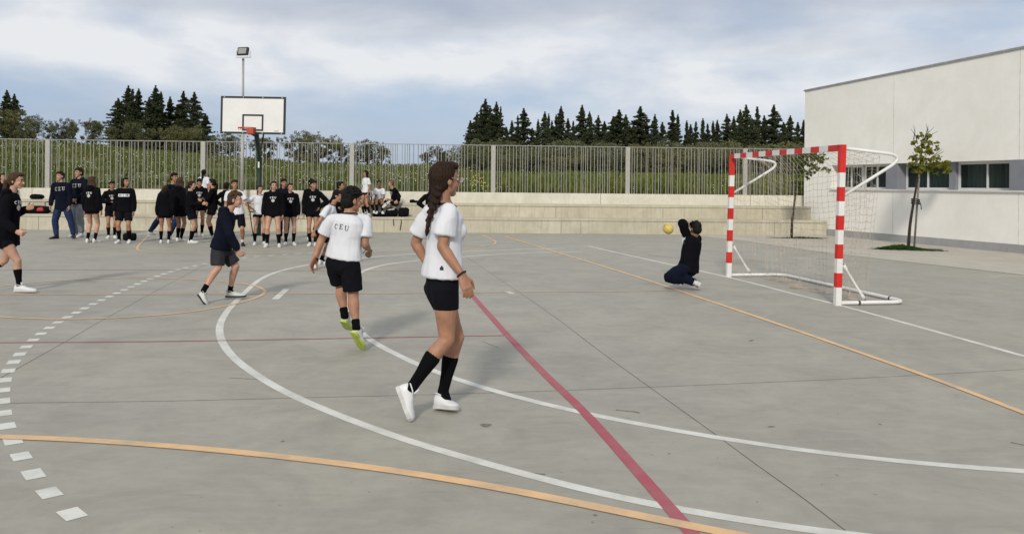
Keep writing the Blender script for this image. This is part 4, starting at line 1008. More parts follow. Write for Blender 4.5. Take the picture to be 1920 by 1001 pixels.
    for sg in (1, -1):
        B.ball(head+hl*sg*.076*S-hu*.010*S-hf*.010*S, (.018*S, .008*S, .031*S), (hf*.96+hl*sg*.25, hl, hu), 10, 8); B.ball(head+hf*.074*S+hl*sg*.030*S+hu*.026*S, (.014*S, .026*S, .008*S), fr, 10, 6)
        B.ball(head+hf*.056*S+hl*sg*.034*S-hu*.028*S, (.024*S, .022*S, .026*S), fr, 10, 6)
    B.ball(head+hf*.083*S-hu*.052*S, (.010*S, .024*S, .010*S), fr, 10, 6)
    body = solid(B, 'body', skin, root, vox, 3)
    for sg in (1, -1):
        e = MB(); e.ball(head+hf*.0735*S+hl*sg*.030*S+hu*.006*S, (.011*S, .013*S, .0065*S), fr, 12, 8); eo = e.build('eye', M_eye, root, smooth=True)
        e = MB(); e.ball(head+hf*.0815*S+hl*sg*.030*S+hu*.006*S, (.0045*S, .0075*S, .0065*S), fr, 10, 6); e.build('iris', M_iris, eo, smooth=True)
        e = MB(); e.limb(head+hf*.088*S+hl*sg*.015*S+hu*.026*S, head+hf*.078*S+hl*sg*.050*S+hu*.028*S, [(0, .0035*S, .006*S), (.5, .0035*S, .0065*S), (1, .002*S, .003*S)], hf, 8); e.build('eyebrow', M_brow, root, smooth=True)
    e = MB(); e.limb(head+hf*.0875*S+hl*.022*S-hu*.050*S, head+hf*.0875*S-hl*.022*S-hu*.050*S, [(0, .003*S, .003*S), (.5, .0075*S, .0085*S), (1, .003*S, .003*S)], hf, 10); e.build('lips', M_lip, root, smooth=True)
    # ---------------- hair
    Hh = MB(); full = .0 if hair == 'short' else .002
    Hh.ball(head+hu*.036*S-hf*.022*S, (.090*S, .080*S, .084*S), fr, 20, 14); Hh.ball(head-hf*.042*S-hu*.012*S, (.068*S, .075*S, .080*S), fr, 16, 10)
    Hh.ball(head+hu*.092*S+hf*.030*S, (.056*S, .062*S, .030*S), fr, 14, 8)
    rs = random.Random(hash(label) % 1000 if False else len(label)*7+int(foot[0]))
    if hair in ('short', 'curly'):
        for k in range(26 if hair == 'short' else 60):
            a = rs.uniform(0, 6.28); e_ = rs.uniform(.25, 1.4); v = hf*math.cos(a)*math.cos(e_)+hl*math.sin(a)*math.cos(e_)+hu*math.sin(e_)
            c = head+hu*.036*S-hf*.018*S+v*(.088 if hair == 'short' else .094)*S; Hh.limb(c-v*.01, c+(v*.4+hf*.5+hl*rs.uniform(-.6, .6)).normalized()*.020*S, [(0, .016*S, .018*S), (1, .006*S, .008*S)], hu, 7)
        if hair == 'short': Hh.ball(head+hf*.066*S+hu*.080*S, (.030*S, .060*S, .020*S), fr, 12, 8)
    if hair not in ('short', 'curly'):
        for sg in (1, -1):
            Hh.limb(head+hu*.085*S+hf*.045*S+hl*sg*.012*S, head-hf*.015*S+hl*sg*.072*S+hu*.012*S, [(0, .016*S, .024*S), (.5, .018*S, .034*S), (1, .016*S, .036*S)], hl*sg, 10)
            Hh.limb(head-hf*.015*S+hl*sg*.070*S+hu*.03*S, head-hf*.07*S+hl*sg*.03*S-hu*.03*S, [(0, .020*S, .034*S), (1, .03*S, .04*S)], hl*sg, 10)
        Hh.ball(head-hf*.05*S+hu*.02*S, (.066*S, .082*S, .082*S), fr, 16, 10)
    tie = None
    if hair == 'long':
        for sg in (-1, -.5, 0, .5, 1):
            a = head-hf*(.055-.03*abs(sg))*S+hl*sg*.055*S; b2 = neck-fc*.075*S+lc*sg*.062*S-sp*.09*h
            if abs(sg) == 1: b2 = neck+lc*sg*.078*S-sp*.03*h-fc*.02*S
            Hh.limb(a, b2, [(0, .05*S, .05*S), (.5, .042*S, .046*S), (.85, .034*S, .044*S), (1, .02*S, .03*S)], fc, 10)
    if hair == 'bob':
        for sg in (-1, -.5, 0, .5, 1):
            a = head-hf*(.05-.03*abs(sg))*S+hl*sg*.058*S+hu*.02*S; Hh.limb(a, a-hu*.115*S+hl*sg*.012*S, [(0, .045*S, .045*S), (.6, .044*S, .046*S), (1, .03*S, .03*S)], hf, 10)
    if hair in ('pony', 'ponylow'):
        st = head-hf*.095*S+hu*(.045 if hair == 'pony' else -.02)*S; e1 = st-hf*.045*S-hu*.02*S; e2 = neck-fc*.095*S-sp*.02*h; e3 = neck-fc*.10*S-sp*.11*h
        for a, b2, r0, r1 in ((st+hf*.03*S, e1, .026, .034), (e1, e2, .034, .036), (e2, e3, .036, .012)): Hh.limb(a, b2, [(0, r0*S, r0*S), (.5, (r0+r1)/2*S, (r0+r1)/2*S), (1, r1*S, r1*S)], hl, 10)
        tie = (st, -hf)
    if hair == 'bun': Hh.ball(head-hf*.085*S+hu*.07*S, .042*S)
    if hair == 'braid':
        st = head-hf*.06*S-hu*.045*S; br = [P['b%d' % k] for k in range(4)]; pp = crom([st]+br, .012); n = len(pp)
        seg = 2
        for k in range(0, n-2, 2): Hh.limb(pp[k], pp[min(k+3, n-1)], [(0, .6*(.040*(1-k/n)**1.1+.012)*S, .6*(.040*(1-k/n)**1.1+.012)*S), (1, .6*(.040*(1-k/n)**1.1+.012)*S, .6*(.040*(1-k/n)**1.1+.012)*S)], hl, 8)
        for k in range(0, n-1, seg):
            t = k/n; r = (.050*(1-t)**1.0+.014)*S; c = pp[k]; tg = (pp[min(k+2, n-1)]-pp[max(k-2, 0)]).normalized(); sd_ = 1 if (k//seg) % 2 else -1
            ax2 = (tg*.55+hl*sd_*.8).normalized(); o2 = ax2.cross(hf).normalized()
            Hh.ball(c+hl*sd_*r*.30, (r*.62, r*.92, r*.42), (hf, ax2, o2), 12, 8)
        Hh.limb(pp[-1], pp[-1]-UP*.055*S+hl*.006, [(0, .009*S, .009*S), (.4, .014*S, .014*S), (1, .003, .003)], hl, 8)
        Hh.ball(head-hu*.045*S-hf*.045*S, (.055*S, .062*S, .06*S), fr, 14, 8)
    hairo = solid(Hh, 'hair', hairm, root, vox*.85, 2, .006*S, 42, (1, 1, .30))
    if tie: e = MB(); e.limb(tie[0]-tie[1]*.006, tie[0]+tie[1]*.012, [(0, .030*S, .030*S), (1, .030*S, .030*S)], hl, 10); e.build('hair_tie', C_trim, hairo, smooth=True)
    # ---------------- lower garment
    Lo = MB(); loose = dict(tight=.007, short=.016, bermuda=.026, pants=.020, joggers=.030, skirt=.022)[lower]*S
    Lo.limb(hip-sp*.035*h, hip+sp*.055*h, [(0, .092*q+loose, .146*q+loose), (.35, .098*q+min(loose, .012*S), .151*q+min(loose, .010*S)), (.8, .094*q+.005*S, .142*q+.005*S), (1, .086*q+.004*S, .128*q+.004*S)], f, 18, None, (.8, .1))
    for sd, sg in (('L', 1), ('R', -1)):
        d = KN[sd]-HP[sd]
        if lower in ('pants', 'joggers'):
            Lo.limb(HP[sd], KN[sd], [(0, .084*q+.008*S, .074*q+.010*S, -.010*q), (.5, .078*q+loose, .073*q+loose), (1, .056*q+loose, .055*q+loose)], f)
            Lo.limb(KN[sd], AN[sd], [(0, .056*q+loose, .056*q+loose), (.3, .056*q+loose, .056*q+loose, -.008), (.8, .040*q+loose*.9, .040*q+loose*.9), (.96, .036*q+loose*(.9 if lower == 'pants' else .3), .037*q+loose*(.9 if lower == 'pants' else .3))], f if abs((AN[sd]-KN[sd]).normalized().dot(f)) < .8 else UP, 14, None, (.8, .1))
        else:
            e = lowfrac; Lo.limb(HP[sd], HP[sd]+d*e, [(0, .084*q+.008*S, .072*q+.010*S, -.010*q), (.5, (.090-.02*e)*q+loose, (.084-.02*e)*q+loose, -.006*q), (1, (.090-.035*e)*q+loose*(1.25 if lower != 'tight' else .9), (.085-.035*e)*q+loose*(1.25 if lower != 'tight' else .9))], f, 16, None, (.8, .07))
    lowo = solid(Lo, 'trousers' if lower in ('pants', 'joggers') else 'shorts', lowm, root, vox*1.15, 4, (.008 if lower != 'tight' else .002)*S, 11, (1, 1, .6))
    # ---------------- upper garment
    U = MB(); lo2 = dict(tee=.020, hoodie=.028, sweat=.026)[upper]*S; hem = (hemf if hemf is not None else dict(tee=-.018, hoodie=-.055, sweat=-.045)[upper])*h
    if sit: hem *= .3
    U.limb(hip+sp*hem, neck-sp*.004*h, [(0, .102*q+lo2*1.5, .158*q+lo2*1.25), (.12, .102*q+lo2*1.2, .153*q+lo2*1.05), (.30, .092*q+lo2*1.1, .137*q+lo2*1.1), (.48, .086*q+lo2*1.15, .124*q+lo2*1.25), (.66, .094*q+lo2, .137*q+lo2), (.83, .094*q+lo2*.7, .138*q+lo2*.6), (.94, .066*q+lo2*.5, .105*q+lo2*.5), (1, .046*q+lo2*.4, .060*q+lo2*.2)], f, 20, fc, (.07, .25))
    if bust:
        for sg in (1, -1): U.ball(neck-sp*.105*h+fc*.075*S+lc*sg*.055*S, (.058*S, .062*S, .060*S), (fc, lc, sp), 14, 10)
    for sd, sg in (('L', 1), ('R', -1)):
        a = SH[sd]; d = EL[sd]-a; U.limb(neck-sp*.030*h, a, [(0, .042*q+lo2*.3, .048*q+lo2*.3), (1, .048*q+lo2*.35, .048*q+lo2*.35)], fc)
        if upper == 'tee': U.limb(a, a+d*.70, [(0, .048*q+lo2*.3, .048*q+lo2*.3), (.3, .049*q+lo2*.7, .048*q+lo2*.6), (.7, .047*q+lo2*1.1, .046*q+lo2*.9), (1, .047*q+lo2*1.35, .044*q+lo2*1.05)], fc, 16, None, (.8, .05))
        else:
            w = WR[sd]; U.limb(a, EL[sd], [(0, .048*q+lo2*.5, .048*q+lo2*.5), (.5, .045*q+lo2*.8, .045*q+lo2*.8), (1, .040*q+lo2*.8, .040*q+lo2*.8)], fc)
            U.limb(EL[sd], w, [(0, .040*q+lo2, .040*q+lo2), (.5, .036*q+lo2*.9, .036*q+lo2*.9), (.82, .030*q+lo2*.75, .031*q+lo2*.75), (1.0, .027*q+lo2*.25, .030*q+lo2*.25)], fc, 14, None, (.8, .15))
    if upper == 'hoodie':
        for k in range(11):                 # hood lying round the back of the neck
            a_ = math.pi*k/10; v = -fc*math.sin(a_)+lc*math.cos(a_); bk = math.sin(a_)
            U.ball(neck+v*(.070+.016*bk)*S+sp*(.020-.012*bk)*S-sp*.012*S, (.036+.014*bk)*S, None, 10, 8)
        U.ball(neck-fc*.085*S-sp*.055*S, (.045*S, .085*S, .065*S), (fc, lc, sp), 12, 8)
    upo = solid(U, {'tee': 't_shirt', 'hoodie': 'hoodie', 'sweat': 'sweatshirt'}[upper], upm, root, vox*1.15, 4, (.0105 if upper != 'tee' else .0095)*S, 8 if upper != 'tee' else 9)
    if upper == 'tee' and collar:
        c = MB(); ring = [neck-sp*.004*h+(fc*math.cos(a_)*.064+lc*math.sin(a_)*.078)*S-fc*.0*S-sp*(.022*max(0, math.cos(a_))-.010)*S for a_ in np.linspace(0, 2*math.pi, 25)]
        c.tube(ring, .0085*S, 6, cap=False); c.build('collar', C_trim, upo, smooth=True)
    # ---------------- socks and shoes
    for sd, sg in (('L', 1), ('R', -1)):
        kf = f if abs((AN[sd]-KN[sd]).normalized().dot(f)) < .8 else UP
        if lower not in ('pants', 'joggers'):
            t0 = dict(high=.38, mid=.62, ankle=.80, low=.9)[sock]; st = [(t0, 0, 0, 0)]
            rows = []
            for i in range(7):
                t = t0+(1.02-t0)*i/6; r = [np.interp(t, [x[0] for x in LEGR], [x[c_] for x in LEGR])*q for c_ in (1, 2, 3)]; rows.append((t, r[0]+.0055*S, r[1]+.0055*S, r[2]))
            m_ = MB(); m_.limb(KN[sd], AN[sd], rows, kf, 16); m_.limb(AN[sd], HEEL[sd].lerp(TOE[sd], .5)+(AN[sd]-HEEL[sd].lerp(TOE[sd], .2))*.40, [(0, .036*S, .036*S), (1, .026*S, .030*S)], UP, 12); m_.build('sock', sockm, root, smooth=True)
        Hh_, T_ = HEEL[sd], TOE[sd]; ax = (T_-Hh_); L_ = ax.length; ax.normalize(); upv = (AN[sd]-Hh_); upv = (upv-ax*upv.dot(ax)).normalized(); sdv = ax.cross(upv)
        shp = [(-.025, .012, .022, .060), (.0, .026, .012, .088), (.07, .034, .008, .104), (.20, .038, .006, .108), (.32, .039, .006, .106), (.41, .041, .006, .090), (.52, .045, .006, .072), (.66, .049, .006, .059), (.80, .047, .007, .052), (.91, .039, .009, .045), (.98, .026, .011, .036), (1.02, .010, .014, .026)]
        m_ = MB(); n = 18; vs = []; pw = lambda c_, e_: math.copysign(abs(c_)**e_, c_)
        for (t, w, z0, z1) in shp:
            for i in range(n):
                a_ = 2*math.pi*i/n; cx = pw(math.cos(a_), .7); cz = pw(math.sin(a_), .75); ww = w*(1-(.16 if t < .35 else .30)*max(0, cz))
                vs.append(Hh_+ax*(t*L_)+sdv*ww*cx*S+upv*((z0+z1)/2+(z1-z0)/2*cz)*S)
        m_.add(vs, [(i*n+k, i*n+(k+1) % n, (i+1)*n+(k+1) % n, (i+1)*n+k) for i in range(len(shp)-1) for k in range(n)]+[tuple(range(n))[::-1], tuple((len(shp)-1)*n+k for k in range(n))])
        so = m_.build('shoe', shoe, root, smooth=True)
        m_ = MB(); out = [(-.035, .014), (0, .030), (.12, .037), (.35, .036), (.55, .044), (.74, .050), (.9, .044), (.99, .028), (1.025, .010)]
        lp_ = [(t, w) for t, w in out]+[(t, -w) for t, w in reversed(out)]; n2 = len(lp_)
        m_.add([Hh_+ax*t*L_+sdv*w*S+upv*z*S for z in (0, .024) for t, w in lp_], [tuple(range(n2))[::-1], tuple(range(n2, 2*n2))]+[(i, (i+1) % n2, n2+(i+1) % n2, n2+i) for i in range(n2)])
        m_.build('sole', sole, so)
        if fine:
            m_ = MB()
            for k in range(5):
                t = .34+.055*k; z = (.101-.0105*k)*S; c = Hh_+ax*t*L_+upv*z; m_.tube([c-sdv*.024*S-upv*.008*S, c+upv*.004*S, c+sdv*.024*S-upv*.008*S], .0028*S, 6)
            m_.build('laces', C_lace, so, smooth=True)
            m_ = MB(); tb = Hh_+ax*.34*L_+upv*.088*S; m_.limb(tb, tb-ax*.012*S+upv*.042*S, [(0, .008*S, .024*S), (1, .007*S, .022*S)], ax, 10); m_.build('tongue', shoe, so, smooth=True)
            m_ = MB(); m_.tube([Hh_+ax*t*L_+sdv*w_*S+upv*z_*S for t, w_, z_ in ((.36, .037, .088), (.22, .041, .098), (.06, .037, .100), (-.02, .0, .094), (.06, -.037, .100), (.22, -.041, .098), (.36, -.037, .088))], .0045*S, 6); m_.build('collar', shoe, so, smooth=True)
    info = dict(root=root, hip=hip, neck=neck, head=head, f=f, fc=fc, l=l, lc=lc, hf=hf, hl=hl, hu=hu, sp=sp, S=S, h=h, upo=upo, lowo=lowo, WR=WR, EL=EL, HD=HD, SH=SH, KN=KN, AN=AN, body=body, hair=hairo)
    for pr in prints:
        t, back = pr[0], pr[1]; fd = -fc if back else fc; chest = neck-sp*(.085 if not back else .085)*h
        if t == 'CEU+': 
            add_print(word('CEU', .155*S, .046*S, .30, True, .2, .012*S), 'chest_letters', C_print, upo, chest, fd, sp); add_print([[( (x-.5)*.070*S, (y-.5)*.070*S-.078*S) for x, y in qd] for qd in emblem()], 'cross_emblem', C_print, upo, chest, fd, sp)
        elif t == 'CEUbig':
            add_print(word('CEU', .235*S, .085*S, .36, True, .22), 'chest_letters', C_print, upo, chest-sp*.02, fd, sp); add_print(word('CEU', .225*S, .068*S, .19, True, .28), 'letter_fill', C_navy, upo, chest-sp*.02, fd, sp, .0052)
        elif t == 'CEUtee': add_print(word('CEU', .155*S, .048*S, .20, True, .45, .010*S), 'back_letters', C_ink, upo, chest+sp*.01*h, fd, sp)
        elif t == 'band':
            add_print([[(-.135*S+i*.03*S, -.035*S), (-.105*S+i*.03*S, -.035*S), (-.105*S+i*.03*S, .035*S), (-.135*S+i*.03*S, .035*S)] for i in range(9)], 'chest_band', C_print, upo, chest-sp*.03, fd, sp)
            add_print(word('CEU', .16*S, .034*S, .22, False, .3), 'band_letters', mat('print_pale_blue', (.20, .30, .50), .7), upo, chest-sp*.03, fd, sp, .0052)
    return info

# ---- the five figures in the foreground and the goalkeeper
g1 = person('teenage girl with long dark braid, white T-shirt and black shorts, walking in the foreground', (803, 771), (833, 300), yaw=114, hyaw=124, hpitch=3, s=.985, fine=True, Z=5.45, hair='braid', upper='tee', lower='tight', lowfrac=.40, bulk=1.0, bust=True, hemf=.036, skin=M_skin,
  J=dict(hip=(829, 535, 0), neck=(836, 383, 0), head=(835, 337, 0), LS=(806, 398, .10), RS=(842, 396, -.13), RE=(829, 462, -.17), RW=(866, 515, -.22), RD=(880, 553, -.24), LE=(779, 455, .16), LW=(803, 498, .14), LD=(812, 520, .12),
    RK=(837, 637, -.07), RA=(771, 727, -.15), RH=(743, 727, -.15), RT=(768, 790, -.17), LK=(856, 634, .10), LA=(831, 733, .10), LH=(816, 765, .10), LT=(858, 768, .02),
    b0=(815, 372, -.06), b1=(810, 392, -.09), b2=(804, 412, -.10), b3=(801, 428, -.10)), curl=(.4, .30), prints=())
S_ = g1['S']
rg_ = MB(); w = g1['WR']['R']; ax = (w-g1['EL']['R']).normalized(); u = ax.orthogonal().normalized(); v = ax.cross(u)
rg_.tube([w-ax*.004+(u*math.cos(a)+v*math.sin(a))*.031 for a in np.linspace(0, 2*math.pi, 22)], .0055, 6, cap=False)
rg_.build('bracelet', C_trim, g1['root'], smooth=True)
gl = MB(); hd_, hf, hl, hu = g1['head'], g1['hf'], g1['hl'], g1['hu']
for sg in (1, -1):
    c = hd_+hf*.102+hl*sg*.034+hu*.004; gl.tube([c+hl*math.cos(a)*.026+hu*math.sin(a)*.020 for a in np.linspace(0, 2*math.pi, 18)], .0016, 5, cap=False)
    gl.tube([c+hl*sg*.026+hu*.008, hd_+hf*.05+hl*sg*.077+hu*.012, hd_-hf*.008+hl*sg*.080+hu*.010], .0018, 5)
gl.tube([hd_+hf*.104+hl*.009+hu*.006, hd_+hf*.104-hl*.009+hu*.006], .0016, 5)
glo = gl.build('glasses', mat('glasses_frame', (.5, .42, .36), .35, metal=.6), g1['root'], smooth=True)
for sg in (1, -1):
    c = hd_+hf*.102+hl*sg*.034+hu*.004; ln = MB(); n = 16; ln.add([c+hl*math.cos(a)*.025+hu*math.sin(a)*.019 for a in np.linspace(0, 2*math.pi, n+1)[:-1]], [tuple(range(n))])
    m_ = M_glass; ln.build('lens', mat('lens_glass', (.55, .57, .58), .08, spec=.8), glo)
add_print([[(-.012, -.014), (.012, -.014), (.012, .004), (-.012, .004)], [(-.008, .004), (.008, .004), (.004, .014), (-.004, .014)]], 'small_crest', C_ink, g1['upo'], at(832, 498, 5.45), Vector((0, -1, 0)), UP)

g2 = person('boy seen from behind in white lettered T-shirt and black shorts, jogging away', (670, 656), (655, 350), yaw=160, hyaw=128, hpitch=6, s=.93, fine=True, hair='curly', hairm=H_dark, upper='tee', lower='bermuda', hemf=.012, lowfrac=.86, sock='ankle', sole=C_green, shoe=C_gshoe, skin=M_skin, bulk=1.04,
  J=dict(hip=(643, 487, 0), neck=(655, 400, -.02), head=(660, 376, .02), LS=(621, 413, -.02), RS=(686, 414, .03), LE=(603, 449, .02), LW=(590, 481, -.06), LD=(583, 502, -.08), RE=(684, 458, -.02), RW=(692, 468, .17), RD=(696, 478, .26),
    LK=(639, 535, .12), LA=(646, 591, .02), LH=(643, 604, .0), LT=(655, 619, .16), RK=(662, 553, -.02), RA=(668, 614, -.12), RH=(661, 624, -.16), RT=(679, 655, -.04)), prints=(('CEUtee', True),), curl=(.35, .8))
wb_ = MB(); w = g2['WR']['R']; wb_.tube([w+Vector((-.028, -.01, .01)), w+Vector((0, -.034, 0)), w+Vector((.03, -.01, -.01)), w+Vector((.01, .03, 0)), w+Vector((-.028, -.01, .01))], .005, 6); wb_.tube([w+Vector((-.025, -.02, .0)), w+Vector((-.055, -.03, -.035))], .0035, 5); wb_.build('bracelet', C_trim, g2['root'])

g3 = person('boy in black hoodie and charcoal shorts running to the right in profile', (410, 565), (437, 358), yaw=92, hyaw=96, hpitch=4, s=.89, fine=True, hair='short', hairm=H_md, upper='hoodie', upm=C_navy, lower='bermuda', lowm=C_char, lowfrac=.84, sock='ankle', shoe=C_gshoe, sole=C_bsole, skin=M_skin2, Z=10.5, hemf=-.012,
  J=dict(hip=(414, 463, 0), neck=(428, 394, 0), head=(441, 375, 0), RS=(421, 404, -.14), LS=(424, 404, .14), RE=(430, 439, -.20), RW=(446, 468, -.16), RD=(451, 479, -.14), LE=(424, 440, .2), LW=(438, 462, .16),
    RK=(408, 503, -.12), RA=(382, 544, -.22), RH=(371, 553, -.22), RT=(387, 573, -.24), LK=(442, 500, .10), LA=(431, 545, .26), LH=(424, 557, .27), LT=(461, 556, .26)), curl=(.8, .9))

g4 = person('girl in black hoodie running in from the left edge, long brown ponytail', (35, 547), (30, 321), yaw=88, hyaw=92, hpitch=8, s=.945, fine=True, hair='ponylow', hairm=H_md, upper='hoodie', lower='short', lowfrac=.30, shoe=C_shoe, skin=M_skin2,
  J=dict(hip=(14, 446, 0), neck=(22, 360, 0), head=(31, 339, 0), RS=(13, 374, -.13), LS=(19, 374, .14), RE=(8, 418, -.18), RW=(30, 434, -.22), RD=(42, 438, -.22), LE=(28, 402, .2), LW=(51, 391, .12), LD=(66, 386, .08),
    RK=(33, 490, -.05), RA=(36, 534, -.05), RH=(28, 547, -.05), RT=(68, 547, -.09), LK=(8, 489, .08), LA=(-14, 500, .05), LH=(-26, 494, .05), LT=(-16, 522, .05)), curl=(.25, .9), prints=(('CEU+', False),))

gk = person('goalkeeper in dark tracksuit sinking onto his knees before the goal, arm raised', (1290, 541), (1300, 418), yaw=226, hyaw=205, hpitch=10, s=.95, fine=True, hair='short', hairm=H_dark, upper='sweat', upm=C_black, lower='pants', lowm=C_dnavy, shoe=C_gshoe, sole=C_gshoe, skin=M_skin3, sock='low', bulk=1.12,
  J=dict(hip=(1291, 500, 0), neck=(1300, 441, 0), head=(1304, 429, -.02), LS=(1289, 446, .02), RS=(1308, 448, .04), LE=(1280, 419, -.10), LW=(1286, 424, .12), LD=(1294, 424, .16), RE=(1303, 456, .24), RW=(1293, 468, .36),
    LK=(1254, 520, -.30), LA=(1280, 527, -.18), LH=(1284, 531, -.16), LT=(1270, 533, -.20), RK=(1268, 514, -.05), RA=(1303, 530, -.30), RH=(1313, 534, -.34), RT=(1309, 534.5, -.20)), curl=(1.2, 1.2))
add_print([[(-.035, -.05), (.035, -.05), (.035, .05), (-.035, .05)]], 'white_patch', C_print, gk['upo'], at(1283.5, 449.5, gk['root'].location.y), Vector((-.5, -.8, 0)), UP)
g6 = person('boy in white T-shirt stooping behind the jogging boy', (592, 503), (628, 357), yaw=82, hyaw=84, hpitch=12, s=.90, hair='short', hairm=H_dark, upper='tee', lower='bermuda', lowfrac=.8, sock='ankle', shoe=C_shoe,
  J=dict(hip=(603, 430, 0), neck=(624, 384, 0), head=(633, 368, 0), RS=(614, 391, -.16), LS=(622, 390, .15), RE=(600, 413, -.22), RW=(589, 434, -.2), RD=(585, 446, -.2), LE=(628, 412, .2), LW=(632, 430, .2),
    RK=(601, 460, -.08), RA=(592, 491, -.12), RH=(590, 500, -.13), RT=(589, 503, -.36), LK=(617, 458, .1), LA=(603, 485, .15), LH=(598, 496, .15), LT=(620, 497, .1)))
# ---- the class watching along the steps
A_ = lambda *a, **k: person(*a, **k)
A_('young man in navy lettered sweatshirt and blue tracksuit trousers, legs wide', (122, 447.5), (112, 320), yaw=8, hyaw=-18, upper='sweat', upm=C_navy, lower='pants', lowm=C_blue, shoe=C_bshoe, sole=C_bsole, hair='short', arms=('hang', 'hang'), skin=M_skin2, hairm=H_br, prints=(('CEUbig', False),), J=dict(hip=(117, 386, 0), neck=(114, 342, 0), RK=(103, 414, -.05), RA=(106, 442, -.05), LK=(133, 415, .02), LA=(138, 440, .05)), toes=(20, 30), curl=(.5, .8))
A_('tall young man in lettered hoodie and grey sweatpants behind the wide-legged one', (148, 444), (145, 312), yaw=-12, hyaw=-25, upper='hoodie', upm=C_navy, lower='joggers', lowm=C_grey, hair='short', arms=('front', 'front'), skin=M_skin2, prints=(('CEUbig', False),), bulk=1.05)
A_('girl seen from behind with loose reddish-brown hair and black emblem hoodie', (171, 455), (171, 328), yaw=172, hyaw=160, upper='hoodie', lower='short', lowfrac=.32, hair='long', hairm=H_md, sock='mid', skin=M_skin2, prints=(('CEU+', True),), stance=.13)
A_('smallest kid in black hoodie and shorts, hand held low, half hidden', (209, 447), (208, 338), yaw=28, hyaw=30, upper='hoodie', lower='bermuda', lowfrac=.55, hair='short', hairm=H_dark, arms=('hang', 'belly'), prints=(('CEU+', False),))
A_('kid with bowl haircut and white chest band on black sweatshirt', (233, 456), (236, 331), yaw=10, hyaw=62, hpitch=-6, upper='sweat', lower='bermuda', lowfrac=.72, hair='bob', hairm=H_dark, arms=('hang', 'hang'), prints=(('band', False),), stance=.16, bulk=1.08)
A_('kid in plain black hoodie seen from behind, turned half left', (309, 456), (306, 346), yaw=195, hyaw=215, upper='hoodie', lower='short', lowfrac=.3, hair='bob', hairm=H_br, stance=.14)
A_('bearded man in navy top and blue trousers striding right behind the kid', (309, 449), (326, 322), yaw=75, hyaw=62, upper='sweat', upm=C_navy, lower='pants', lowm=C_blue, hair='short', hairm=H_dark, legs=((.10, .05), (-.12, -.45)), shoe=C_gshoe, arms=('belly', 'swingb'), lean=6, s=1.02, J=dict(hip=(318, 385, 0), neck=(323, 346, 0), head=(327, 333, 0)))
A_('girl with long wavy brown hair seen from behind in black hoodie', (336, 453), (345, 330), yaw=168, hyaw=175, upper='hoodie', lower='bermuda', lowfrac=.5, hair='long', hairm=H_md, stance=.06)
A_('girl in black jumper and navy shorts in profile, hands out to her right', (357, 456), (362, 337), yaw=100, hyaw=95, upper='sweat', lower='bermuda', lowm=C_navy, lowfrac=.55, hair='ponylow', hairm=H_br, arms=('belly', 'fwd'), skin=M_skin2, stance=.08)
A_('kid in emblem hoodie half hidden at the foot of the bench steps', (373, 443), (374, 332), yaw=20, hyaw=40, hpitch=20, upper='hoodie', lower='short', hair='short', hairm=H_dark, arms=('fwd', 'belly'), prints=(('CEU+', False),))
A_('girl in white T-shirt and ponytail standing with her back turned on the lower step', (381, 404), (381, 316), yaw=175, hyaw=180, upper='tee', lower='short', lowfrac=.25, hair='pony', hairm=H_dark, Z=26.0, arms=('hang', 'hang'), stance=.09, collar=False)
A_('girl in black with dark ponytail facing left, beside the girl on the step', (398, 447), (398, 333), yaw=-78, hyaw=-85, upper='sweat', lower='bermuda', lowfrac=.5, hair='ponylow', hairm=H_dark, arms=('belly', 'fwd'), skin=M_skin2)
A_('kid in black hoodie hidden behind the boy with the crutch', (424, 447), (424, 340), yaw=170, upper='hoodie', lower='pants', hair='short', hairm=H_dark, arms=('hip', 'hip'))
cr = A_('boy in white T-shirt and white socks leaning on a black crutch', (443, 461), (441, 333), yaw=14, hyaw=28, hpitch=-6, upper='tee', lower='bermuda', lowfrac=.85, hair='short', hairm=H_br, sock='ankle', sockm=C_wsock, shoe=C_bshoe, sole=C_bsole, arms=('hang', 'hang'), J=dict(hip=(444, 400, 0), neck=(440, 358, 0), LE=(463, 380, 0), LW=(467, 393, -.05)), stance=.2, bulk=1.05)
A_('girl in white T-shirt and tiny black shorts beside the boy with the crutch', (486, 459), (486, 345), yaw=25, hyaw=38, upper='tee', lower='short', lowfrac=.25, hair='ponylow', hairm=H_br, arms=('hang', 'hip'), stance=.16, skin=M_skin2)
A_('girl in black emblem hoodie over bare thighs, largest in the watching row', (512, 463), (511, 337), yaw=10, hyaw=28, upper='hoodie', lower='short', lowfrac=.12, hair='bun', hairm=H_br, prints=(('CEU+', False),), stance=.19, bulk=1.12, skin=M_skin2)
A_('boy in dark hoodie looking over from behind two hooded girls', (531, 449), (535, 333), yaw=15, hyaw=30, upper='hoodie', upm=C_navy, lower='pants', lowm=C_dnavy, hair='short', hairm=H_dark)
A_('slim girl in emblem hoodie at the right of the large hooded girl', (543, 460), (541, 341), yaw=22, hyaw=35, upper='hoodie', lower='short', lowfrac=.3, hair='ponylow', hairm=H_br, prints=(('CEU+', False),), stance=.13, skin=M_skin2)
A_('boy in emblem hoodie, hand on hip, left of the stooping boy', (586, 461), (592, 336), yaw=12, hyaw=40, upper='hoodie', lower='short', lowfrac=.35, hair='short', hairm=H_dark, arms=('hip', 'hang'), prints=(('CEU+', False),), stance=.08)
A_('kid whose dark hair shows behind the boy with hand on hip', (583, 450), (585, 333), yaw=40, upper='sweat', lower='short', hair='short', hairm=H_dark)
A_('girl in black with dark hair turned right, behind the two boys in white', (636, 455), (640, 338), yaw=70, hyaw=82, upper='hoodie', lower='short', hair='bun', hairm=H_dark, arms=('hip', 'hip'))
A_('person in black hidden behind the girl with the braid, elbow showing', (808, 457), (812, 343), yaw=175, upper='hoodie', lower='pants', hair='short', hairm=H_dark, arms=('hip', 'hip'))
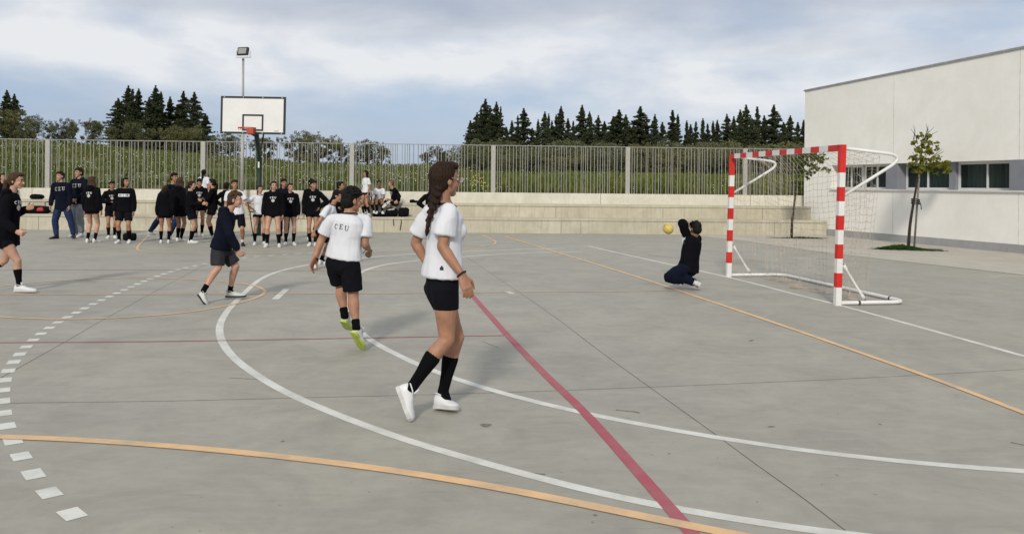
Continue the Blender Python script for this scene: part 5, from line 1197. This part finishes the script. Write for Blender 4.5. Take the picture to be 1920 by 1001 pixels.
# ---- on the steps
Zu = 26.9
A_('girl in white T-shirt with very long black hair standing on the lower step', (686, 404.5), (690, 318), yaw=-50, hyaw=-62, Z=26.0, upper='tee', lower='short', lowfrac=.28, hair='long', hairm=H_dark, arms=('hang', 'hang'), legs=((.18, -.02), (-.03, .06)), skin=M_skin, collar=False)
st = wa.z+H2
def seated(label, px, Zs, ytop, ylap, **k):
    return person(label, (px, 403), (px, ytop), Z=25.95, **k)
seated('seated girl in white T-shirt with sleepy pose on the upper step', 712, 26.0, 338, 0, yaw=10, hyaw=18, hpitch=12, s=.84, sit=True, upper='tee', lower='short', lowfrac=.3, hair='ponylow', hairm=H_dark, skin=M_skin3,
  J=dict(hip=(709, 377, .75), neck=(711, 353, .62), head=(711, 344, .55), LK=(716, 377, .22), LA=(717, 397, .15), RK=(706, 377, .22), RA=(707, 397, .2), LW=(718, 375, .4), RW=(708, 376, .38)))
seated('seated girl in black emblem hoodie with one leg crossed, showing her white sole', 738, 26.0, 338, 0, yaw=-48, hyaw=-75, s=.84, bust=True, sit=True, upper='hoodie', lower='short', lowfrac=.4, hair='bun', hairm=mat('hair_auburn', (.09, .035, .018), .5, col2=(.15, .065, .035), scale=40), skin=M_skin2, prints=(('CEU+', False),),
  J=dict(hip=(741, 379, .85), neck=(737, 354, .75), head=(733, 344, .70), LK=(742, 380, .35), LA=(729, 379, .15), LH=(731, 377, .12), LT=(717, 389, .05), RK=(725, 374, .5), RA=(720, 381, .45), RH=(722, 384, .45), RT=(714, 384, .4), RE=(749, 368, .7), RW=(744, 376, .6), LE=(748, 366, .95), LW=(748, 378, .95)))
seated('kid in white T-shirt seated behind the girl standing on the step', 693, 26.0, 350, 0, yaw=5, hyaw=20, hpitch=25, s=.82, sit=True, upper='tee', lower='short', lowfrac=.4, hair='short', hairm=H_dark,
  J=dict(hip=(686, 378, .8), neck=(687, 356, .65), head=(689, 348, .58), LK=(695, 378, .25), LA=(701, 396, .2), RK=(684, 379, .25), RA=(686, 398, .2)))
seated('person in dark top sitting on the steps at the far left edge, mostly cut off', 4, 26.0, 325, 0, yaw=20, hyaw=60, s=.95, sit=True, upper='hoodie', lower='pants', hair='ponylow', hairm=H_br, skin=M_skin2,
  J=dict(hip=(8, 366, .8), neck=(6, 343, .7), head=(5, 332, .65), LK=(18, 370, .25), LA=(18, 394, .2), RK=(2, 370, .25), RA=(2, 394, .2)))
finish_people(); finish_prints()

# ------------------------------------------------------------------ ball, crutch, bags
bc = at(1253, 429, 13.6); q = MB(); q.ball(bc, .088, None, 32, 20)
M_ball = mat('yellow_ball_leather', (.50, .34, .05), .5, scale=6, col2=(.62, .50, .16), spec=.4)
ball = empty('handball', bc, 'yellow handball flying in the air left of the goalkeeper', 'ball')
q.build('ball_shell', M_ball, ball, smooth=True)
q = MB()
for k in range(5):
    ax = Vector((math.sin(k*1.3), math.cos(k*2.1), math.sin(k*.9+1))).normalized(); u = ax.orthogonal().normalized(); v = ax.cross(u)
    q.tube([bc+(u*math.cos(a)+v*math.sin(a))*.0880 for a in np.linspace(0, 2*math.pi, 40)], .0014, 4, cap=False)
q.build('seam', mat('ball_seam', (.22, .14, .03), .7), ball)
w = cr['WR']['L']; gp_ = w+Vector((.02, -.02, -.05)); ft = G(477, 459)
crt = empty('crutch', ft, 'black elbow crutch held by the boy in the white T-shirt', 'crutch')
q = MB(); q.tube([ft+Vector((0, 0, .03)), gp_, gp_+(gp_-ft).normalized()*.26+Vector((-.02, .0, 0))], .012, 8); q.build('shaft', M_bk, crt, smooth=True)
q = MB(); q.tube([gp_+Vector((-.01, 0, .0)), gp_+Vector((.10, -.03, .0))], .016, 8); q.build('grip', M_bk, crt, smooth=True)
q = MB(); e = gp_+(gp_-ft).normalized()*.24; q.tube([e+Vector((math.cos(a)*.05, math.sin(a)*.05, 0)) for a in np.linspace(.6, 5.6, 14)], .008, 6); q.build('arm_cuff', M_bk, crt)
q = MB(); q.tube([ft, ft+Vector((0, 0, .04))], [.02, .014], 8); q.build('rubber_foot', M_tie, crt)
M_bag = mat('black_nylon', (.005, .005, .006), .85, .25, 9, bump=.3, bscale=25, spec=.1); M_redbag = mat('red_nylon', (.45, .03, .04), .7, .15, 9)
def lump(name, c, dims, m, parent, seed=1, yaw=0, amp=.16):
    mb = MB(); mb.ball((0, 0, 0), 1.0, None, 28, 18); vs = []; cy, sy = math.cos(yaw), math.sin(yaw)
    for x, y, z in mb.v:
        f_ = lambda t: math.copysign(abs(t)**.62, t); n_ = 1+amp*noise.noise(Vector((x*1.6, y*1.6, z*1.6+seed*7)))+amp*.5*noise.noise(Vector((x*4, y*4, z*4+seed)))
        X, Y_, Z_ = f_(x)*dims[0]*n_, f_(y)*dims[1]*n_, max(f_(z)*n_, -.92)*dims[2]
        vs.append((c[0]+X*cy-Y_*sy, c[1]+X*sy+Y_*cy, c[2]+Z_+dims[2]*.92))
    mb.v = vs; return mb.build(name, m, parent, smooth=True)
def on(off, h, px):      # a point on a tread seen at pixel column px
    l = ldepth(px, 400, off)[0]; p = wa+wd*l+wn*off; return Vector((p.x, p.y, h))
def bag(name, label, cat, px, off, h, dims, seed, yaw=.05, m=None, part='body', amp=.16):
    c = on(off, h, px) if off is not None else G(px[0], px[1])
    e = empty(name, c, label, cat); lump(part, c, dims, m or M_bag, e, seed, yaw, amp); return e, c
bag('sports_bag', 'slumped black bag on the upper step left of the wide-legged man', 'bag', 69, D1+.45, H2, (.20, .13, .085), 1)
e, c = bag('holdall', 'black holdall with red side panel on the lower step at left', 'bag', 72, .45, H1, (.36, .16, .125), 2)
lump('red_panel', c+Vector((.12, -.1, .07)), (.12, .07, .07), M_redbag, e, 5, 0, .08)
q = MB(); q.tube(arc_pts([c+Vector((.22, 0, .1)), c+Vector((.20, 0, .36)), c+Vector((.36, 0, .37)), c+Vector((.36, 0, .12))], .05, 5), .012, 6); q.build('handle', M_bag, e)
e, c = bag('backpack', 'black backpack with white emblem on the lower step, left of the pair', 'backpack', 735, .35, H1, (.20, .14, .14), 3)
q = MB(); q.tube([c+Vector((.08, -.14, .03)), c+Vector((.09, -.30, -.02)), c+Vector((.10, -.40, -.12)), c+Vector((.11, -.41, -.26))], .010, 5); q.build('strap', M_bag, e)
q = MB(); 
for k in range(5): q.box((c.x-.12+k*.045, c.y-.155+abs(k-2)*.01, c.z+.20+k*.006), (c.x-.09+k*.045, c.y-.10, c.z+.235+k*.006))
q.build('white_emblem', C_print, e)
e, c = bag('backpack', 'black backpack with hanging strap, right of the pair on the lower step', 'backpack', 757, .38, H1, (.17, .14, .15), 4, .3)
q = MB(); q.tube([c+Vector((-.02, -.12, .03)), c+Vector((-.03, -.34, -.01)), c+Vector((-.02, -.42, -.16)), c+Vector((-.06, -.42, -.40))], .011, 5); q.build('strap', M_bag, e)
bag('jacket', 'dark jacket crumpled on the lower step under the seated girls', 'jacket', 713, .25, H1, (.24, .14, .075), 6, .1, C_navy, 'cloth')
bag('cap', 'small black bundle lying alone on the upper step right of the seated girls', 'cap', 773, D1+.5, H2, (.09, .10, .055), 7, 0, C_black, 'crown')
bag('shoe_bag', 'little black pouch touching the bundle alone on the upper step', 'bag', 782, D1+.52, H2, (.09, .09, .04), 8)
bag('gym_bag', 'black crumpled bag on the ground behind the kid with the chest band', 'bag', (243, 451), None, 0, (.16, .12, .10), 9)
bag('sports_bag', 'black bag edge on the lower step behind the running girl at left', 'bag', 43, .5, H1, (.16, .13, .10), 10)
